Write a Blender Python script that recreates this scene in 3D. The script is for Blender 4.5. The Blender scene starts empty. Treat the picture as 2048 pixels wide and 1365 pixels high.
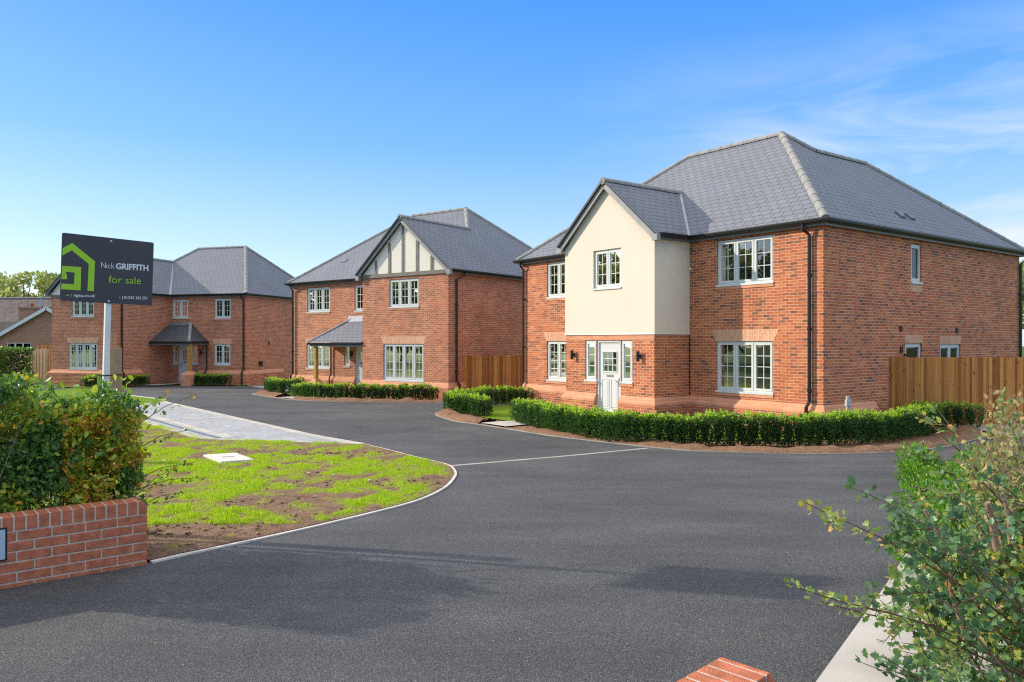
import bpy, bmesh, math, random
import numpy as np
from mathutils import Vector, Matrix, noise
random.seed(7); rng = np.random.default_rng(11)
S = bpy.context.scene
COL = S.collection
R = math.radians

# ------------------------------------------------------------------ terrain profile (site falls away from the road)
GP = [(-50,.05),(5,0),(6.5,-.01),(10,-.14),(14,-.30),(18,-.41),(24,-.45),(30,-.5),(43,-.66),(60,-.75),(400,-.9)]
def gz(y):
    if y <= GP[0][0]: return GP[0][1]
    for (a, za), (b, zb) in zip(GP, GP[1:]):
        if y <= b: return za+(zb-za)*(y-a)/(b-a)
    return GP[-1][1]

# ------------------------------------------------------------------ materials
def newmat(name):
    m = bpy.data.materials.new(name); m.use_nodes = True
    nt = m.node_tree; b = nt.nodes['Principled BSDF']; return m, nt, b
def N(nt, t, **kw):
    n = nt.nodes.new(t)
    for k, v in kw.items():
        if k.startswith('i_'):
            key = k[2:]; key = int(key) if key.isdigit() else key.replace('_', ' ')
            n.inputs[key].default_value = v
        else: setattr(n, k, v)
    return n
def ramp(nt, stops, fac=None, mode='LINEAR'):
    r = nt.nodes.new('ShaderNodeValToRGB'); cr = r.color_ramp; cr.interpolation = mode
    while len(cr.elements) < len(stops): cr.elements.new(.5)
    for e, (p, c) in zip(cr.elements, stops): e.position = p; e.color = (*c, 1)
    if fac is not None: nt.links.new(fac, r.inputs[0])
    return r
def mixc(nt, fac, a, b, mode='MIX'):
    m = nt.nodes.new('ShaderNodeMix'); m.data_type = 'RGBA'; m.blend_type = mode
    for s, v in ((m.inputs[0], fac), (m.inputs[6], a), (m.inputs[7], b)):
        if hasattr(v, 'is_linked'): nt.links.new(v, s)
        elif isinstance(v, (int, float)): s.default_value = v
        else: s.default_value = (*v, 1)
    return m.outputs[2]
def plain(name, col, rough=.6, var=.12, scale=8, bump=0, spec=.4, metal=0, bscale=60):
    m, nt, b = newmat(name)
    tc = N(nt, 'ShaderNodeTexCoord')
    n = N(nt, 'ShaderNodeTexNoise', i_Scale=scale, i_Detail=5.)
    nt.links.new(tc.outputs['Object'], n.inputs['Vector'])
    lo = [c*(1-var) for c in col]; hi = [min(1, c*(1+var)) for c in col]
    r = ramp(nt, [(.3, lo), (.7, hi)], n.outputs['Fac'])
    nt.links.new(r.outputs[0], b.inputs['Base Color'])
    b.inputs['Roughness'].default_value = rough; b.inputs['Specular IOR Level'].default_value = spec
    b.inputs['Metallic'].default_value = metal
    if bump:
        n2 = N(nt, 'ShaderNodeTexNoise', i_Scale=bscale, i_Detail=4.)
        nt.links.new(tc.outputs['Object'], n2.inputs['Vector'])
        bp = N(nt, 'ShaderNodeBump', i_Strength=bump, i_Distance=.02)
        nt.links.new(n2.outputs['Fac'], bp.inputs['Height']); nt.links.new(bp.outputs[0], b.inputs['Normal'])
    return m
def brickmat(name, stops, mortar, bw=.225, rh=.075, ms=.0055, rough=.85, bump=.6, offset=.5, dirt=.12, swap=False):
    m, nt, b = newmat(name)
    uv = N(nt, 'ShaderNodeUVMap'); vec = uv.outputs[0]
    if swap:
        mp = N(nt, 'ShaderNodeMapping'); mp.inputs['Rotation'].default_value = (0, 0, R(90)); nt.links.new(vec, mp.inputs[0]); vec = mp.outputs[0]
    br = N(nt, 'ShaderNodeTexBrick', i_Scale=1., i_Mortar_Size=ms, i_Mortar_Smooth=.25, i_Bias=0., i_Brick_Width=bw, i_Row_Height=rh)
    br.offset = offset; br.inputs['Color1'].default_value = (0, 0, 0, 1); br.inputs['Color2'].default_value = (1, 1, 1, 1); br.inputs['Mortar'].default_value = (.5, .5, .5, 1)
    nt.links.new(vec, br.inputs['Vector'])
    r = ramp(nt, stops, br.outputs['Color'])
    n = N(nt, 'ShaderNodeTexNoise', i_Scale=1.3, i_Detail=6.); nt.links.new(vec, n.inputs['Vector'])
    n2 = N(nt, 'ShaderNodeTexNoise', i_Scale=38., i_Detail=5.); nt.links.new(vec, n2.inputs['Vector'])
    rr = ramp(nt, [(.3, (1-dirt,)*3), (.7, (1+dirt,)*3)], n.outputs['Fac'])
    r2 = ramp(nt, [(.25, (.8,)*3), (.75, (1.18,)*3)], n2.outputs['Fac'])
    c = mixc(nt, 1., r.outputs[0], r2.outputs[0], 'MULTIPLY')
    c = mixc(nt, br.outputs['Fac'], c, mortar)
    c = mixc(nt, 1., c, rr.outputs[0], 'MULTIPLY')
    nt.links.new(c, b.inputs['Base Color']); b.inputs['Roughness'].default_value = rough; b.inputs['Specular IOR Level'].default_value = .25
    inv = N(nt, 'ShaderNodeMath', operation='MULTIPLY_ADD'); inv.inputs[1].default_value = -1.; inv.inputs[2].default_value = 1.
    nt.links.new(br.outputs['Fac'], inv.inputs[0])
    ad = N(nt, 'ShaderNodeMath', operation='MULTIPLY_ADD'); ad.inputs[1].default_value = .35; nt.links.new(n2.outputs['Fac'], ad.inputs[0]); nt.links.new(inv.outputs[0], ad.inputs[2])
    bp = N(nt, 'ShaderNodeBump', i_Strength=bump, i_Distance=.006)
    nt.links.new(ad.outputs[0], bp.inputs['Height']); nt.links.new(bp.outputs[0], b.inputs['Normal'])
    return m
BR = [(0, (.22, .095, .06)), (.14, (.32, .115, .065)), (.22, (.44, .125, .055)), (.5, (.50, .145, .06)), (.8, (.55, .17, .066)), (1, (.60, .225, .09))]
M = {}
M['brick'] = brickmat('red_facing_brick', BR, (.80, .56, .39), ms=.0055)
BR2 = [(0, (.32, .13, .075)), (.25, (.41, .15, .075)), (.42, (.49, .165, .075)), (.8, (.55, .19, .085)), (1, (.60, .245, .12))]
M['brick2'] = brickmat('pink_facing_brick', BR2, (.80, .57, .41), ms=.0055)
M['soldier'] = brickmat('soldier_brick', [(0, (.64, .31, .17)), (1, (.74, .39, .23))], (.84, .64, .48), bw=.215, rh=.075, swap=True, ms=.005)
M['plinthb'] = brickmat('plinth_brick', [(0, (.64, .28, .145)), (1, (.72, .34, .19))], (.74, .46, .31), bw=.225, rh=.09, ms=.003, bump=.3)
M['oldbrick'] = brickmat('weathered_brick', [(0, (.38, .18, .115)), (1, (.48, .24, .15))], (.46, .36, .29))
def slatemat(name, lo, hi, bw=.3, rh=.2, rough=.62):
    m, nt, b = newmat(name)
    uv = N(nt, 'ShaderNodeUVMap')
    br = N(nt, 'ShaderNodeTexBrick', i_Scale=1., i_Mortar_Size=.008, i_Mortar_Smooth=.15, i_Bias=0., i_Brick_Width=bw, i_Row_Height=rh)
    br.inputs['Color1'].default_value = (0, 0, 0, 1); br.inputs['Color2'].default_value = (1, 1, 1, 1); br.inputs['Mortar'].default_value = (.5, .5, .5, 1)
    nt.links.new(uv.outputs[0], br.inputs['Vector'])
    r = ramp(nt, [(0, lo), (1, hi)], br.outputs['Color'])
    n = N(nt, 'ShaderNodeTexNoise', i_Scale=25., i_Detail=6.); nt.links.new(uv.outputs[0], n.inputs['Vector'])
    n3 = N(nt, 'ShaderNodeTexNoise', i_Scale=.9, i_Detail=3.); nt.links.new(uv.outputs[0], n3.inputs['Vector'])
    r2 = ramp(nt, [(.3, (.95,)*3), (.7, (1.05,)*3)], n.outputs['Fac'])
    r3 = ramp(nt, [(.3, (.94,)*3), (.7, (1.06,)*3)], n3.outputs['Fac'])
    c = mixc(nt, 1., r.outputs[0], r2.outputs[0], 'MULTIPLY'); c = mixc(nt, 1., c, r3.outputs[0], 'MULTIPLY')
    c = mixc(nt, br.outputs['Fac'], c, tuple(x*.14 for x in lo))
    nt.links.new(c, b.inputs['Base Color']); b.inputs['Roughness'].default_value = rough; b.inputs['Specular IOR Level'].default_value = .35
    sx = N(nt, 'ShaderNodeSeparateXYZ'); nt.links.new(uv.outputs[0], sx.inputs[0])
    dv = N(nt, 'ShaderNodeMath', operation='DIVIDE'); dv.inputs[1].default_value = rh; nt.links.new(sx.outputs['Y'], dv.inputs[0])
    fr = N(nt, 'ShaderNodeMath', operation='FRACT'); nt.links.new(dv.outputs[0], fr.inputs[0])
    a = N(nt, 'ShaderNodeMath', operation='MULTIPLY_ADD'); a.inputs[1].default_value = -1.; nt.links.new(fr.outputs[0], a.inputs[0]); a.inputs[2].default_value = 1.
    a2 = N(nt, 'ShaderNodeMath', operation='SUBTRACT'); nt.links.new(a.outputs[0], a2.inputs[0]); nt.links.new(br.outputs['Fac'], a2.inputs[1])
    bp = N(nt, 'ShaderNodeBump', i_Strength=.5, i_Distance=.01)
    nt.links.new(a2.outputs[0], bp.inputs['Height']); nt.links.new(bp.outputs[0], b.inputs['Normal'])
    return m
M['slate'] = slatemat('grey_slate', (.172, .183, .208), (.192, .204, .230))
M['slate2'] = slatemat('shaded_porch_slate', (.075, .08, .092), (.09, .096, .11))  # darker copy of the slate, the porch's shade put into its colour
M['oldtile'] = slatemat('old_roof_tile', (.13, .105, .09), (.24, .19, .165), .25, .25, .9)
M['darktile'] = slatemat('dark_roof_tile', (.05, .048, .045), (.09, .085, .08), .3, .28, .9)
M['ridge'] = plain('concrete_ridge', (.31, .305, .285), .9, .18, 5, .4)
M['lead'] = plain('lead_flashing', (.38, .39, .42), .55, .15, 6, .2)
M['render'] = plain('cream_render', (.78, .69, .55), .9, .025, 1.1, 0, .2)
M['gable'] = plain('lightened_gable_render', (.88, .81, .68), .9, .03, 1.2, 0, .2)  # cream render copy lightened to make up for weaker sun on the gables
M['frame'] = plain('painted_window_frame', (.66, .68, .64), .4, .03, 3)
M['doorm'] = plain('pale_grey_door', (.67, .68, .655), .38, .03, 3)
M['black'] = plain('black_plastic', (.018, .018, .02), .35, .2, 3)
M['fascia'] = plain('grey_fascia', (.17, .185, .195), .4, .15, 2)
M['barge'] = plain('grey_bargeboard', (.30, .31, .30), .6, .1, 3)
M['timber'] = plain('grey_painted_timber', (.20, .18, .148), .7, .2, 4)
M['oak'] = plain('oak_post', (.50, .27, .055), .6, .2, 6)
M['metal'] = plain('brushed_metal', (.5, .5, .5), .3, .05, 3, metal=.9)
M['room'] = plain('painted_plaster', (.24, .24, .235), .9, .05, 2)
M['concrete'] = plain('pale_concrete', (.50, .47, .42), .9, .14, 2, .12)
M['kerb'] = plain('kerb_concrete', (.62, .56, .48), .9, .15, 4, .2)
M['kerbdull'] = plain('dusty_kerb_concrete', (.36, .33, .28), .9, .2, 3, .2)
M['lid'] = plain('concrete_lid', (.62, .57, .50), .9, .08, 5, .2)
M['white'] = plain('white_paint', (.72, .72, .70), .5, .05, 5)
M['upvc'] = plain('white_plastic_frame', (.75, .78, .8), .4, .03, 5)
M['terracotta'] = plain('terracotta', (.35, .12, .07), .8, .1, 5)
M['ventm'] = plain('brown_plastic', (.055, .02, .018), .5, .1, 5)
M['greybox'] = plain('grey_plastic', (.42, .44, .46), .5, .05, 5)
M['bark'] = plain('bark', (.13, .10, .075), .95, .3, 30, .5)
M['twig'] = plain('twig_bark', (.25, .17, .11), .85, .3, 20, .3)
M['twigr'] = plain('red_twig', (.17, .07, .045), .8, .3, 20)
def glassmat():
    m = bpy.data.materials.new('window_glass'); m.use_nodes = True; nt = m.node_tree
    for n in list(nt.nodes): nt.nodes.remove(n)
    out = N(nt, 'ShaderNodeOutputMaterial')
    tr = N(nt, 'ShaderNodeBsdfTransparent'); tr.inputs[0].default_value = (.80, .84, .83, 1)
    gl = N(nt, 'ShaderNodeBsdfGlossy', i_Roughness=.015); gl.inputs[0].default_value = (1, 1, 1, 1)
    fr = N(nt, 'ShaderNodeFresnel', i_IOR=1.6)
    tc = N(nt, 'ShaderNodeTexCoord'); no = N(nt, 'ShaderNodeTexNoise', i_Scale=2.5, i_Detail=1.); nt.links.new(tc.outputs['Object'], no.inputs[0])
    bp = N(nt, 'ShaderNodeBump', i_Strength=.05, i_Distance=.02); nt.links.new(no.outputs[0], bp.inputs['Height']); nt.links.new(bp.outputs[0], gl.inputs['Normal'])
    mx = N(nt, 'ShaderNodeMixShader'); nt.links.new(fr.outputs[0], mx.inputs[0]); nt.links.new(tr.outputs[0], mx.inputs[1]); nt.links.new(gl.outputs[0], mx.inputs[2])
    nt.links.new(mx.outputs[0], out.inputs[0]); return m
M['glass'] = glassmat()
def leafmat(name, stops, trans=.3, rough=.45, attr='tint'):
    m = bpy.data.materials.new(name); m.use_nodes = True; nt = m.node_tree; b = nt.nodes['Principled BSDF']
    out = [n for n in nt.nodes if n.type == 'OUTPUT_MATERIAL'][0]
    a = N(nt, 'ShaderNodeAttribute', attribute_name=attr)
    r = ramp(nt, stops, a.outputs['Fac'])
    nt.links.new(r.outputs[0], b.inputs['Base Color']); b.inputs['Roughness'].default_value = rough; b.inputs['Specular IOR Level'].default_value = .4
    t = N(nt, 'ShaderNodeBsdfTranslucent')
    c2 = mixc(nt, 1., r.outputs[0], (1.5, 1.7, .8), 'MULTIPLY'); nt.links.new(c2, t.inputs[0])
    mx = N(nt, 'ShaderNodeMixShader'); mx.inputs[0].default_value = trans
    nt.links.new(b.outputs[0], mx.inputs[1]); nt.links.new(t.outputs[0], mx.inputs[2]); nt.links.new(mx.outputs[0], out.inputs[0])
    return m
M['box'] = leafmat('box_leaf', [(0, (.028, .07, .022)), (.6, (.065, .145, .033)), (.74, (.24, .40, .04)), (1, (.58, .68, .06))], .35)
M['haw'] = leafmat('hawthorn_leaf', [(0, (.06, .12, .045)), (.45, (.13, .25, .06)), (.68, (.22, .35, .05)), (.84, (.52, .52, .05)), (.93, (.62, .28, .04)), (1, (.40, .13, .03))], .28, .3)
M['hawr'] = leafmat('lobed_leaf', [(0, (.06, .12, .06)), (.45, (.11, .21, .095)), (.7, (.19, .31, .09)), (.88, (.38, .40, .08)), (.95, (.60, .30, .07)), (1, (.50, .36, .18))], .28, .38)
M['dry'] = leafmat('dry_leaf', [(0, (.10, .19, .06)), (.4, (.26, .30, .11)), (.75, (.44, .34, .16)), (1, (.32, .19, .09))], .25, .7)
M['laurel'] = leafmat('bright_leaf', [(0, (.06, .16, .02)), (1, (.22, .40, .05))], .35)
M['tree'] = leafmat('tree_leaf', [(0, (.05, .085, .02)), (.5, (.11, .145, .03)), (.85, (.22, .22, .05)), (1, (.32, .22, .07))], .3, .6)
M['fartree'] = leafmat('hazed_autumn_leaf', [(0, (.20, .25, .10)), (.5, (.32, .35, .14)), (.85, (.48, .44, .19)), (1, (.56, .46, .24))], .35, .6)  # autumn leaf colours, paled further to stand in for distance haze
M['grass'] = leafmat('grass_blade', [(0, (.20, .28, .02)), (.5, (.40, .53, .02)), (.8, (.50, .58, .04)), (1, (.56, .50, .12))], .4, .5)
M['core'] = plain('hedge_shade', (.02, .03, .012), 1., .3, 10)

def asphalt():
    m, nt, b = newmat('asphalt'); g = N(nt, 'ShaderNodeNewGeometry'); P = g.outputs['Position']
    n1 = N(nt, 'ShaderNodeTexVoronoi', i_Scale=150.); nt.links.new(P, n1.inputs['Vector'])
    n1.inputs['Randomness'].default_value = 1
    n2 = N(nt, 'ShaderNodeTexNoise', i_Scale=.35, i_Detail=6., i_Roughness=.6, i_Distortion=.6); nt.links.new(P, n2.inputs['Vector'])
    mp = N(nt, 'ShaderNodeMapping'); mp.inputs['Scale'].default_value = (.35, 1.6, 1); mp.inputs['Rotation'].default_value = (0, 0, R(-12)); nt.links.new(P, mp.inputs[0])
    n3 = N(nt, 'ShaderNodeTexNoise', i_Scale=1.1, i_Detail=5., i_Roughness=.6); nt.links.new(mp.outputs[0], n3.inputs['Vector'])
    n4 = N(nt, 'ShaderNodeTexNoise', i_Scale=70., i_Detail=3.); nt.links.new(P, n4.inputs['Vector'])
    sep = N(nt, 'ShaderNodeSeparateColor'); nt.links.new(n1.outputs['Color'], sep.inputs[0])
    c = ramp(nt, [(0, (.046, .047, .049)), (.5, (.074, .075, .078)), (.9, (.112, .112, .114)), (1, (.20, .195, .185))], sep.outputs[0])
    r2 = ramp(nt, [(.3, (.78, .785, .80)), (.7, (1.28, 1.27, 1.25))], n2.outputs['Fac'])
    r3 = ramp(nt, [(.33, (.82, .825, .84)), (.62, (1.1, 1.1, 1.09)), (.75, (1.45, 1.42, 1.37))], n3.outputs['Fac'])
    r4 = ramp(nt, [(.3, (.8,)*3), (.7, (1.2,)*3)], n4.outputs['Fac'])
    x = mixc(nt, 1., c.outputs[0], r2.outputs[0], 'MULTIPLY'); x = mixc(nt, 1., x, r3.outputs[0], 'MULTIPLY'); x = mixc(nt, 1., x, r4.outputs[0], 'MULTIPLY')
    # faint pale scuffs and scattered grit
    n5 = N(nt, 'ShaderNodeTexNoise', i_Scale=5., i_Detail=8., i_Roughness=.7); nt.links.new(mp.outputs[0], n5.inputs['Vector'])
    r5 = ramp(nt, [(.66, (0,)*3), (.76, (.4,)*3)], n5.outputs['Fac'])
    x = mixc(nt, r5.outputs[0], x, (.2, .19, .175))
    nt.links.new(x, b.inputs['Base Color']); b.inputs['Roughness'].default_value = .82; b.inputs['Specular IOR Level'].default_value = .3
    bp = N(nt, 'ShaderNodeBump', i_Strength=.7, i_Distance=.006); nt.links.new(n1.outputs['Distance'], bp.inputs['Height']); bp.invert = True
    bp2 = N(nt, 'ShaderNodeBump', i_Strength=.3, i_Distance=.012); nt.links.new(n4.outputs['Fac'], bp2.inputs['Height']); nt.links.new(bp.outputs[0], bp2.inputs['Normal'])
    nt.links.new(bp2.outputs[0], b.inputs['Normal']); return m
M['asphalt'] = asphalt()
def soil(name, c0, c1, green=False):
    m, nt, b = newmat(name); g = N(nt, 'ShaderNodeNewGeometry'); P = g.outputs['Position']
    n1 = N(nt, 'ShaderNodeTexNoise', i_Scale=9., i_Detail=8., i_Roughness=.7); nt.links.new(P, n1.inputs['Vector'])
    n2 = N(nt, 'ShaderNodeTexNoise', i_Scale=55., i_Detail=4.); nt.links.new(P, n2.inputs['Vector'])
    c = ramp(nt, [(.3, c0), (.7, c1)], n1.outputs['Fac']).outputs[0]
    r2 = ramp(nt, [(.3, (.7,)*3), (.7, (1.25,)*3)], n2.outputs['Fac']); c = mixc(nt, 1., c, r2.outputs[0], 'MULTIPLY')
    if green:
        a = N(nt, 'ShaderNodeAttribute', attribute_name='cover')
        mul = N(nt, 'ShaderNodeMath', operation='MULTIPLY'); nt.links.new(a.outputs['Fac'], mul.inputs[0]); nt.links.new(ramp(nt, [(.3, (.3,)*3), (.6, (1,)*3)], n2.outputs['Fac']).outputs[0], mul.inputs[1])
        gc = ramp(nt, [(.3, (.17, .19, .03)), (.7, (.34, .40, .04))], n2.outputs['Fac']).outputs[0]
        c = mixc(nt, mul.outputs[0], c, gc)
    nt.links.new(c, b.inputs['Base Color']); b.inputs['Roughness'].default_value = .95; b.inputs['Specular IOR Level'].default_value = .1
    bp = N(nt, 'ShaderNodeBump', i_Strength=.9, i_Distance=.04); nt.links.new(n1.outputs['Fac'], bp.inputs['Height'])
    bp2 = N(nt, 'ShaderNodeBump', i_Strength=.8, i_Distance=.012); nt.links.new(n2.outputs['Fac'], bp2.inputs['Height']); nt.links.new(bp.outputs[0], bp2.inputs['Normal'])
    nt.links.new(bp2.outputs[0], b.inputs['Normal']); return m
M['soilv'] = soil('verge_soil', (.13, .073, .05), (.31, .195, .135), True)
M['soilb2'] = soil('clod_soil', (.12, .068, .045), (.26, .16, .11))
M['soilb'] = soil('bed_soil', (.17, .09, .052), (.34, .20, .12))
M['land'] = soil('rough_land', (.06, .10, .025), (.12, .17, .04))
M['lawn'] = soil('lawn_turf', (.10, .19, .012), (.19, .31, .02))
M['gravel'] = soil('pale_gravel', (.32, .27, .21), (.62, .55, .46))
M['paver'] = brickmat('block_paver', [(0, (.33, .34, .35)), (.5, (.38, .39, .40)), (1, (.45, .44, .43))], (.26, .26, .25), bw=.2, rh=.1, ms=.004, bump=.4, rough=.75)
M['paveedge'] = brickmat('pale_paver_edge', [(0, (.46, .43, .37)), (1, (.58, .54, .46))], (.25, .22, .18), bw=.2, rh=.1, ms=.004, bump=.3)
M['nearbrick'] = plain('smooth_red_brick', (.52, .165, .082), .75, .28, 14, .5, .3, bscale=150)
M['mortar'] = plain('mortar', (.60, .54, .45), .95, .12, 25, .6, bscale=120)
def fencemat(name, lo, hi):
    m, nt, b = newmat(name); tc = N(nt, 'ShaderNodeTexCoord'); a = N(nt, 'ShaderNodeAttribute', attribute_name='tint')
    ad = N(nt, 'ShaderNodeVectorMath', operation='ADD'); cx = N(nt, 'ShaderNodeCombineXYZ'); mu = N(nt, 'ShaderNodeMath', operation='MULTIPLY'); mu.inputs[1].default_value = 37.
    nt.links.new(a.outputs['Fac'], mu.inputs[0]); nt.links.new(mu.outputs[0], cx.inputs[2]); nt.links.new(tc.outputs['Object'], ad.inputs[0]); nt.links.new(cx.outputs[0], ad.inputs[1])
    mp = N(nt, 'ShaderNodeMapping'); mp.inputs['Scale'].default_value = (28, 28, 1.1); nt.links.new(ad.outputs[0], mp.inputs[0])
    n = N(nt, 'ShaderNodeTexNoise', i_Scale=1., i_Detail=6., i_Distortion=1.2); nt.links.new(mp.outputs[0], n.inputs[0])
    mp2 = N(nt, 'ShaderNodeMapping'); mp2.inputs['Scale'].default_value = (14, 14, 6); nt.links.new(ad.outputs[0], mp2.inputs[0])
    v = N(nt, 'ShaderNodeTexVoronoi', i_Scale=.55); nt.links.new(mp2.outputs[0], v.inputs[0])
    kn = ramp(nt, [(.0, (.25,)*3), (.11, (.45,)*3), (.17, (1,)*3)], v.outputs['Distance'])
    c = ramp(nt, [(0, lo), (1, hi)], a.outputs['Fac']).outputs[0]
    gr = ramp(nt, [(.25, (.72,)*3), (.75, (1.25,)*3)], n.outputs['Fac']).outputs[0]
    c = mixc(nt, 1., c, gr, 'MULTIPLY'); c = mixc(nt, 1., c, kn.outputs[0], 'MULTIPLY')
    nt.links.new(c, b.inputs['Base Color']); b.inputs['Roughness'].default_value = .8; b.inputs['Specular IOR Level'].default_value = .25
    bp = N(nt, 'ShaderNodeBump', i_Strength=.3, i_Distance=.01); nt.links.new(n.outputs['Fac'], bp.inputs['Height']); nt.links.new(bp.outputs[0], b.inputs['Normal'])
    return m
M['fence'] = fencemat('treated_fence_board', (.29, .105, .024), (.70, .30, .08))
M['fence2'] = fencemat('weathered_fence_board', (.48, .32, .18), (.58, .42, .26))

# ------------------------------------------------------------------ object helpers
def tag(o, label=None, cat=None, group=None, kind=None):
    if label: o['label'] = label
    if cat: o['category'] = cat
    if group: o['group'] = group
    if kind: o['kind'] = kind
    return o
def empty(name, loc=(0, 0, 0), rz=0, label=None, cat=None, group=None):
    o = bpy.data.objects.new(name, None); COL.objects.link(o); o.location = loc; o.rotation_euler = (0, 0, rz)
    o.empty_display_size = .3
    return tag(o, label, cat, group)
def autouv(me):
    uvl = me.uv_layers.new(name='UVMap'); Z = Vector((0, 0, 1))
    for p in me.polygons:
        n = p.normal; t = Z.cross(n)
        if t.length < 1e-3: t = Vector((1, 0, 0)); b = Vector((0, 1, 0))
        else: t.normalize(); b = n.cross(t)
        if abs(n.z) < .05: b = Z
        for li in p.loop_indices:
            co = me.vertices[me.loops[li].vertex_index].co
            uvl.data[li].uv = (co.dot(t), co.dot(b))
class MB:
    def __init__(s): s.v = []; s.f = []; s.a = []
    def face(s, pts, t=0.):
        i = len(s.v); s.v += [tuple(p) for p in pts]; s.f.append(list(range(i, i+len(pts)))); s.a.append(t)
    def hexa(s, c, t=0.):   # c: 8 corners, bottom 4 then top 4
        i = len(s.v); s.v += [tuple(p) for p in c]
        for q in ((3, 2, 1, 0), (4, 5, 6, 7), (0, 1, 5, 4), (1, 2, 6, 5), (2, 3, 7, 6), (3, 0, 4, 7)):
            s.f.append([i+k for k in q]); s.a.append(t)
    def box(s, x0, x1, y0, y1, z0, z1, t=0.):
        s.hexa([(x0, y0, z0), (x1, y0, z0), (x1, y1, z0), (x0, y1, z0), (x0, y0, z1), (x1, y0, z1), (x1, y1, z1), (x0, y1, z1)], t)
    def pbox(s, P, a0, a1, z0, z1, d0, d1, t=0.):
        s.hexa([P(a0, z0, d0), P(a1, z0, d0), P(a1, z0, d1), P(a0, z0, d1), P(a0, z1, d0), P(a1, z1, d0), P(a1, z1, d1), P(a0, z1, d1)], t)
    def beam(s, p0, p1, w, h, up=(0, 0, 1), t=0.):
        p0 = Vector(p0); p1 = Vector(p1); d = (p1-p0).normalized(); up = Vector(up)
        sd = d.cross(up).normalized(); u2 = sd.cross(d)
        a = sd*w/2; b = u2*h/2
        s.hexa([p0-a-b, p0+a-b, p1+a-b, p1-a-b, p0-a+b, p0+a+b, p1+a+b, p1-a+b], t)
    def tube(s, pts, r, n=8, r1=None, caps=True):
        pts = [Vector(p) for p in pts]; base = len(s.v); ref = Vector((0, 0, 1)); m = len(pts)
        for k, p in enumerate(pts):
            d = (pts[min(k+1, m-1)]-pts[max(k-1, 0)]).normalized()
            q = ref if abs(d.dot(ref)) < .95 else Vector((1, 0, 0))
            a = d.cross(q).normalized(); b = d.cross(a)
            rr = r if r1 is None else r+(r1-r)*k/(m-1)
            for j in range(n):
                an = 2*math.pi*j/n; s.v.append(tuple(p+a*rr*math.cos(an)+b*rr*math.sin(an)))
        for k in range(m-1):
            for j in range(n):
                s.f.append([base+k*n+j, base+k*n+(j+1) % n, base+(k+1)*n+(j+1) % n, base+(k+1)*n+j]); s.a.append(0.)
        if caps:
            s.f.append([base+j for j in range(n)][::-1]); s.f.append([base+(m-1)*n+j for j in range(n)]); s.a += [0., 0.]
    def sweep(s, path, prof, closed=False, caps=True):   # path in local xy; prof [(offset to the right of travel, z)]
        P = [Vector((p[0], p[1])) for p in path]; m = len(P); k = len(prof); base = len(s.v)
        zz = [p[2] if len(p) > 2 else 0. for p in path]
        for i in range(m):
            def nrm(a, b): d = (b-a).normalized(); return Vector((d.y, -d.x))
            n0 = nrm(P[i-1], P[i]) if i > 0 else None; n1 = nrm(P[i], P[i+1]) if i < m-1 else None
            if n0 is None: mit = n1
            elif n1 is None: mit = n0
            else:
                mit = (n0+n1); mit = mit/max(.3, mit.dot(n0))
            for o, z in prof: s.v.append((P[i].x+mit.x*o, P[i].y+mit.y*o, z+zz[i]))
        for i in range(m-1):
            for j in range(k):
                s.f.append([base+i*k+j, base+(i+1)*k+j, base+(i+1)*k+(j+1) % k, base+i*k+(j+1) % k]); s.a.append(0.)
        if caps:
            s.f.append([base+j for j in range(k)]); s.f.append([base+(m-1)*k+j for j in range(k)][::-1]); s.a += [0., 0.]
    def build(s, name, mat, parent=None, uv=True, smooth=False, fix=False, bevel=0):
        me = bpy.data.meshes.new(name); me.from_pydata(s.v, [], s.f)
        at = me.attributes.new('tint', 'FLOAT', 'FACE'); at.data.foreach_set('value', np.array(s.a, dtype=np.float32))
        if fix or bevel:
            bm = bmesh.new(); bm.from_mesh(me); bmesh.ops.recalc_face_normals(bm, faces=bm.faces)
            if bevel: bmesh.ops.bevel(bm, geom=list(bm.edges), offset=bevel, segments=1, affect='EDGES')
            bm.to_mesh(me); bm.free()
        me.update()
        if uv: autouv(me)
        if smooth: me.shade_smooth()
        me.materials.append(M[mat] if isinstance(mat, str) else mat)
        o = bpy.data.objects.new(name, me); COL.objects.link(o)
        if parent is not None: o.parent = parent
        return o

def facade(mb, P, a0, a1, z0, z1, ops=(), depth=.07):
    A = sorted({a0, a1, *[x for o in ops for x in o[:2]]}); A = [a for a in A if a0 <= a <= a1]
    Zs = sorted({z0, z1, *[x for o in ops for x in o[2:4]]}); Zs = [z for z in Zs if z0 <= z <= z1]
    inside = lambda a, z: any(o[0] < a < o[1] and o[2] < z < o[3] for o in ops)
    for i in range(len(A)-1):
        for j in range(len(Zs)-1):
            if not inside((A[i]+A[i+1])/2, (Zs[j]+Zs[j+1])/2):
                mb.face([P(A[i], Zs[j], 0), P(A[i+1], Zs[j], 0), P(A[i+1], Zs[j+1], 0), P(A[i], Zs[j+1], 0)])
    for o in ops:
        b0, b1, c0, c1 = o[:4]
        if b0 > a0: mb.face([P(b0, c0, 0), P(b0, c1, 0), P(b0, c1, depth), P(b0, c0, depth)])
        if b1 < a1: mb.face([P(b1, c0, 0), P(b1, c1, 0), P(b1, c1, depth), P(b1, c0, depth)])
        mb.face([P(b0, c1, 0), P(b1, c1, 0), P(b1, c1, depth), P(b0, c1, depth)])
        mb.face([P(b0, c0, 0), P(b1, c0, 0), P(b1, c0, depth), P(b0, c0, depth)])

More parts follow.
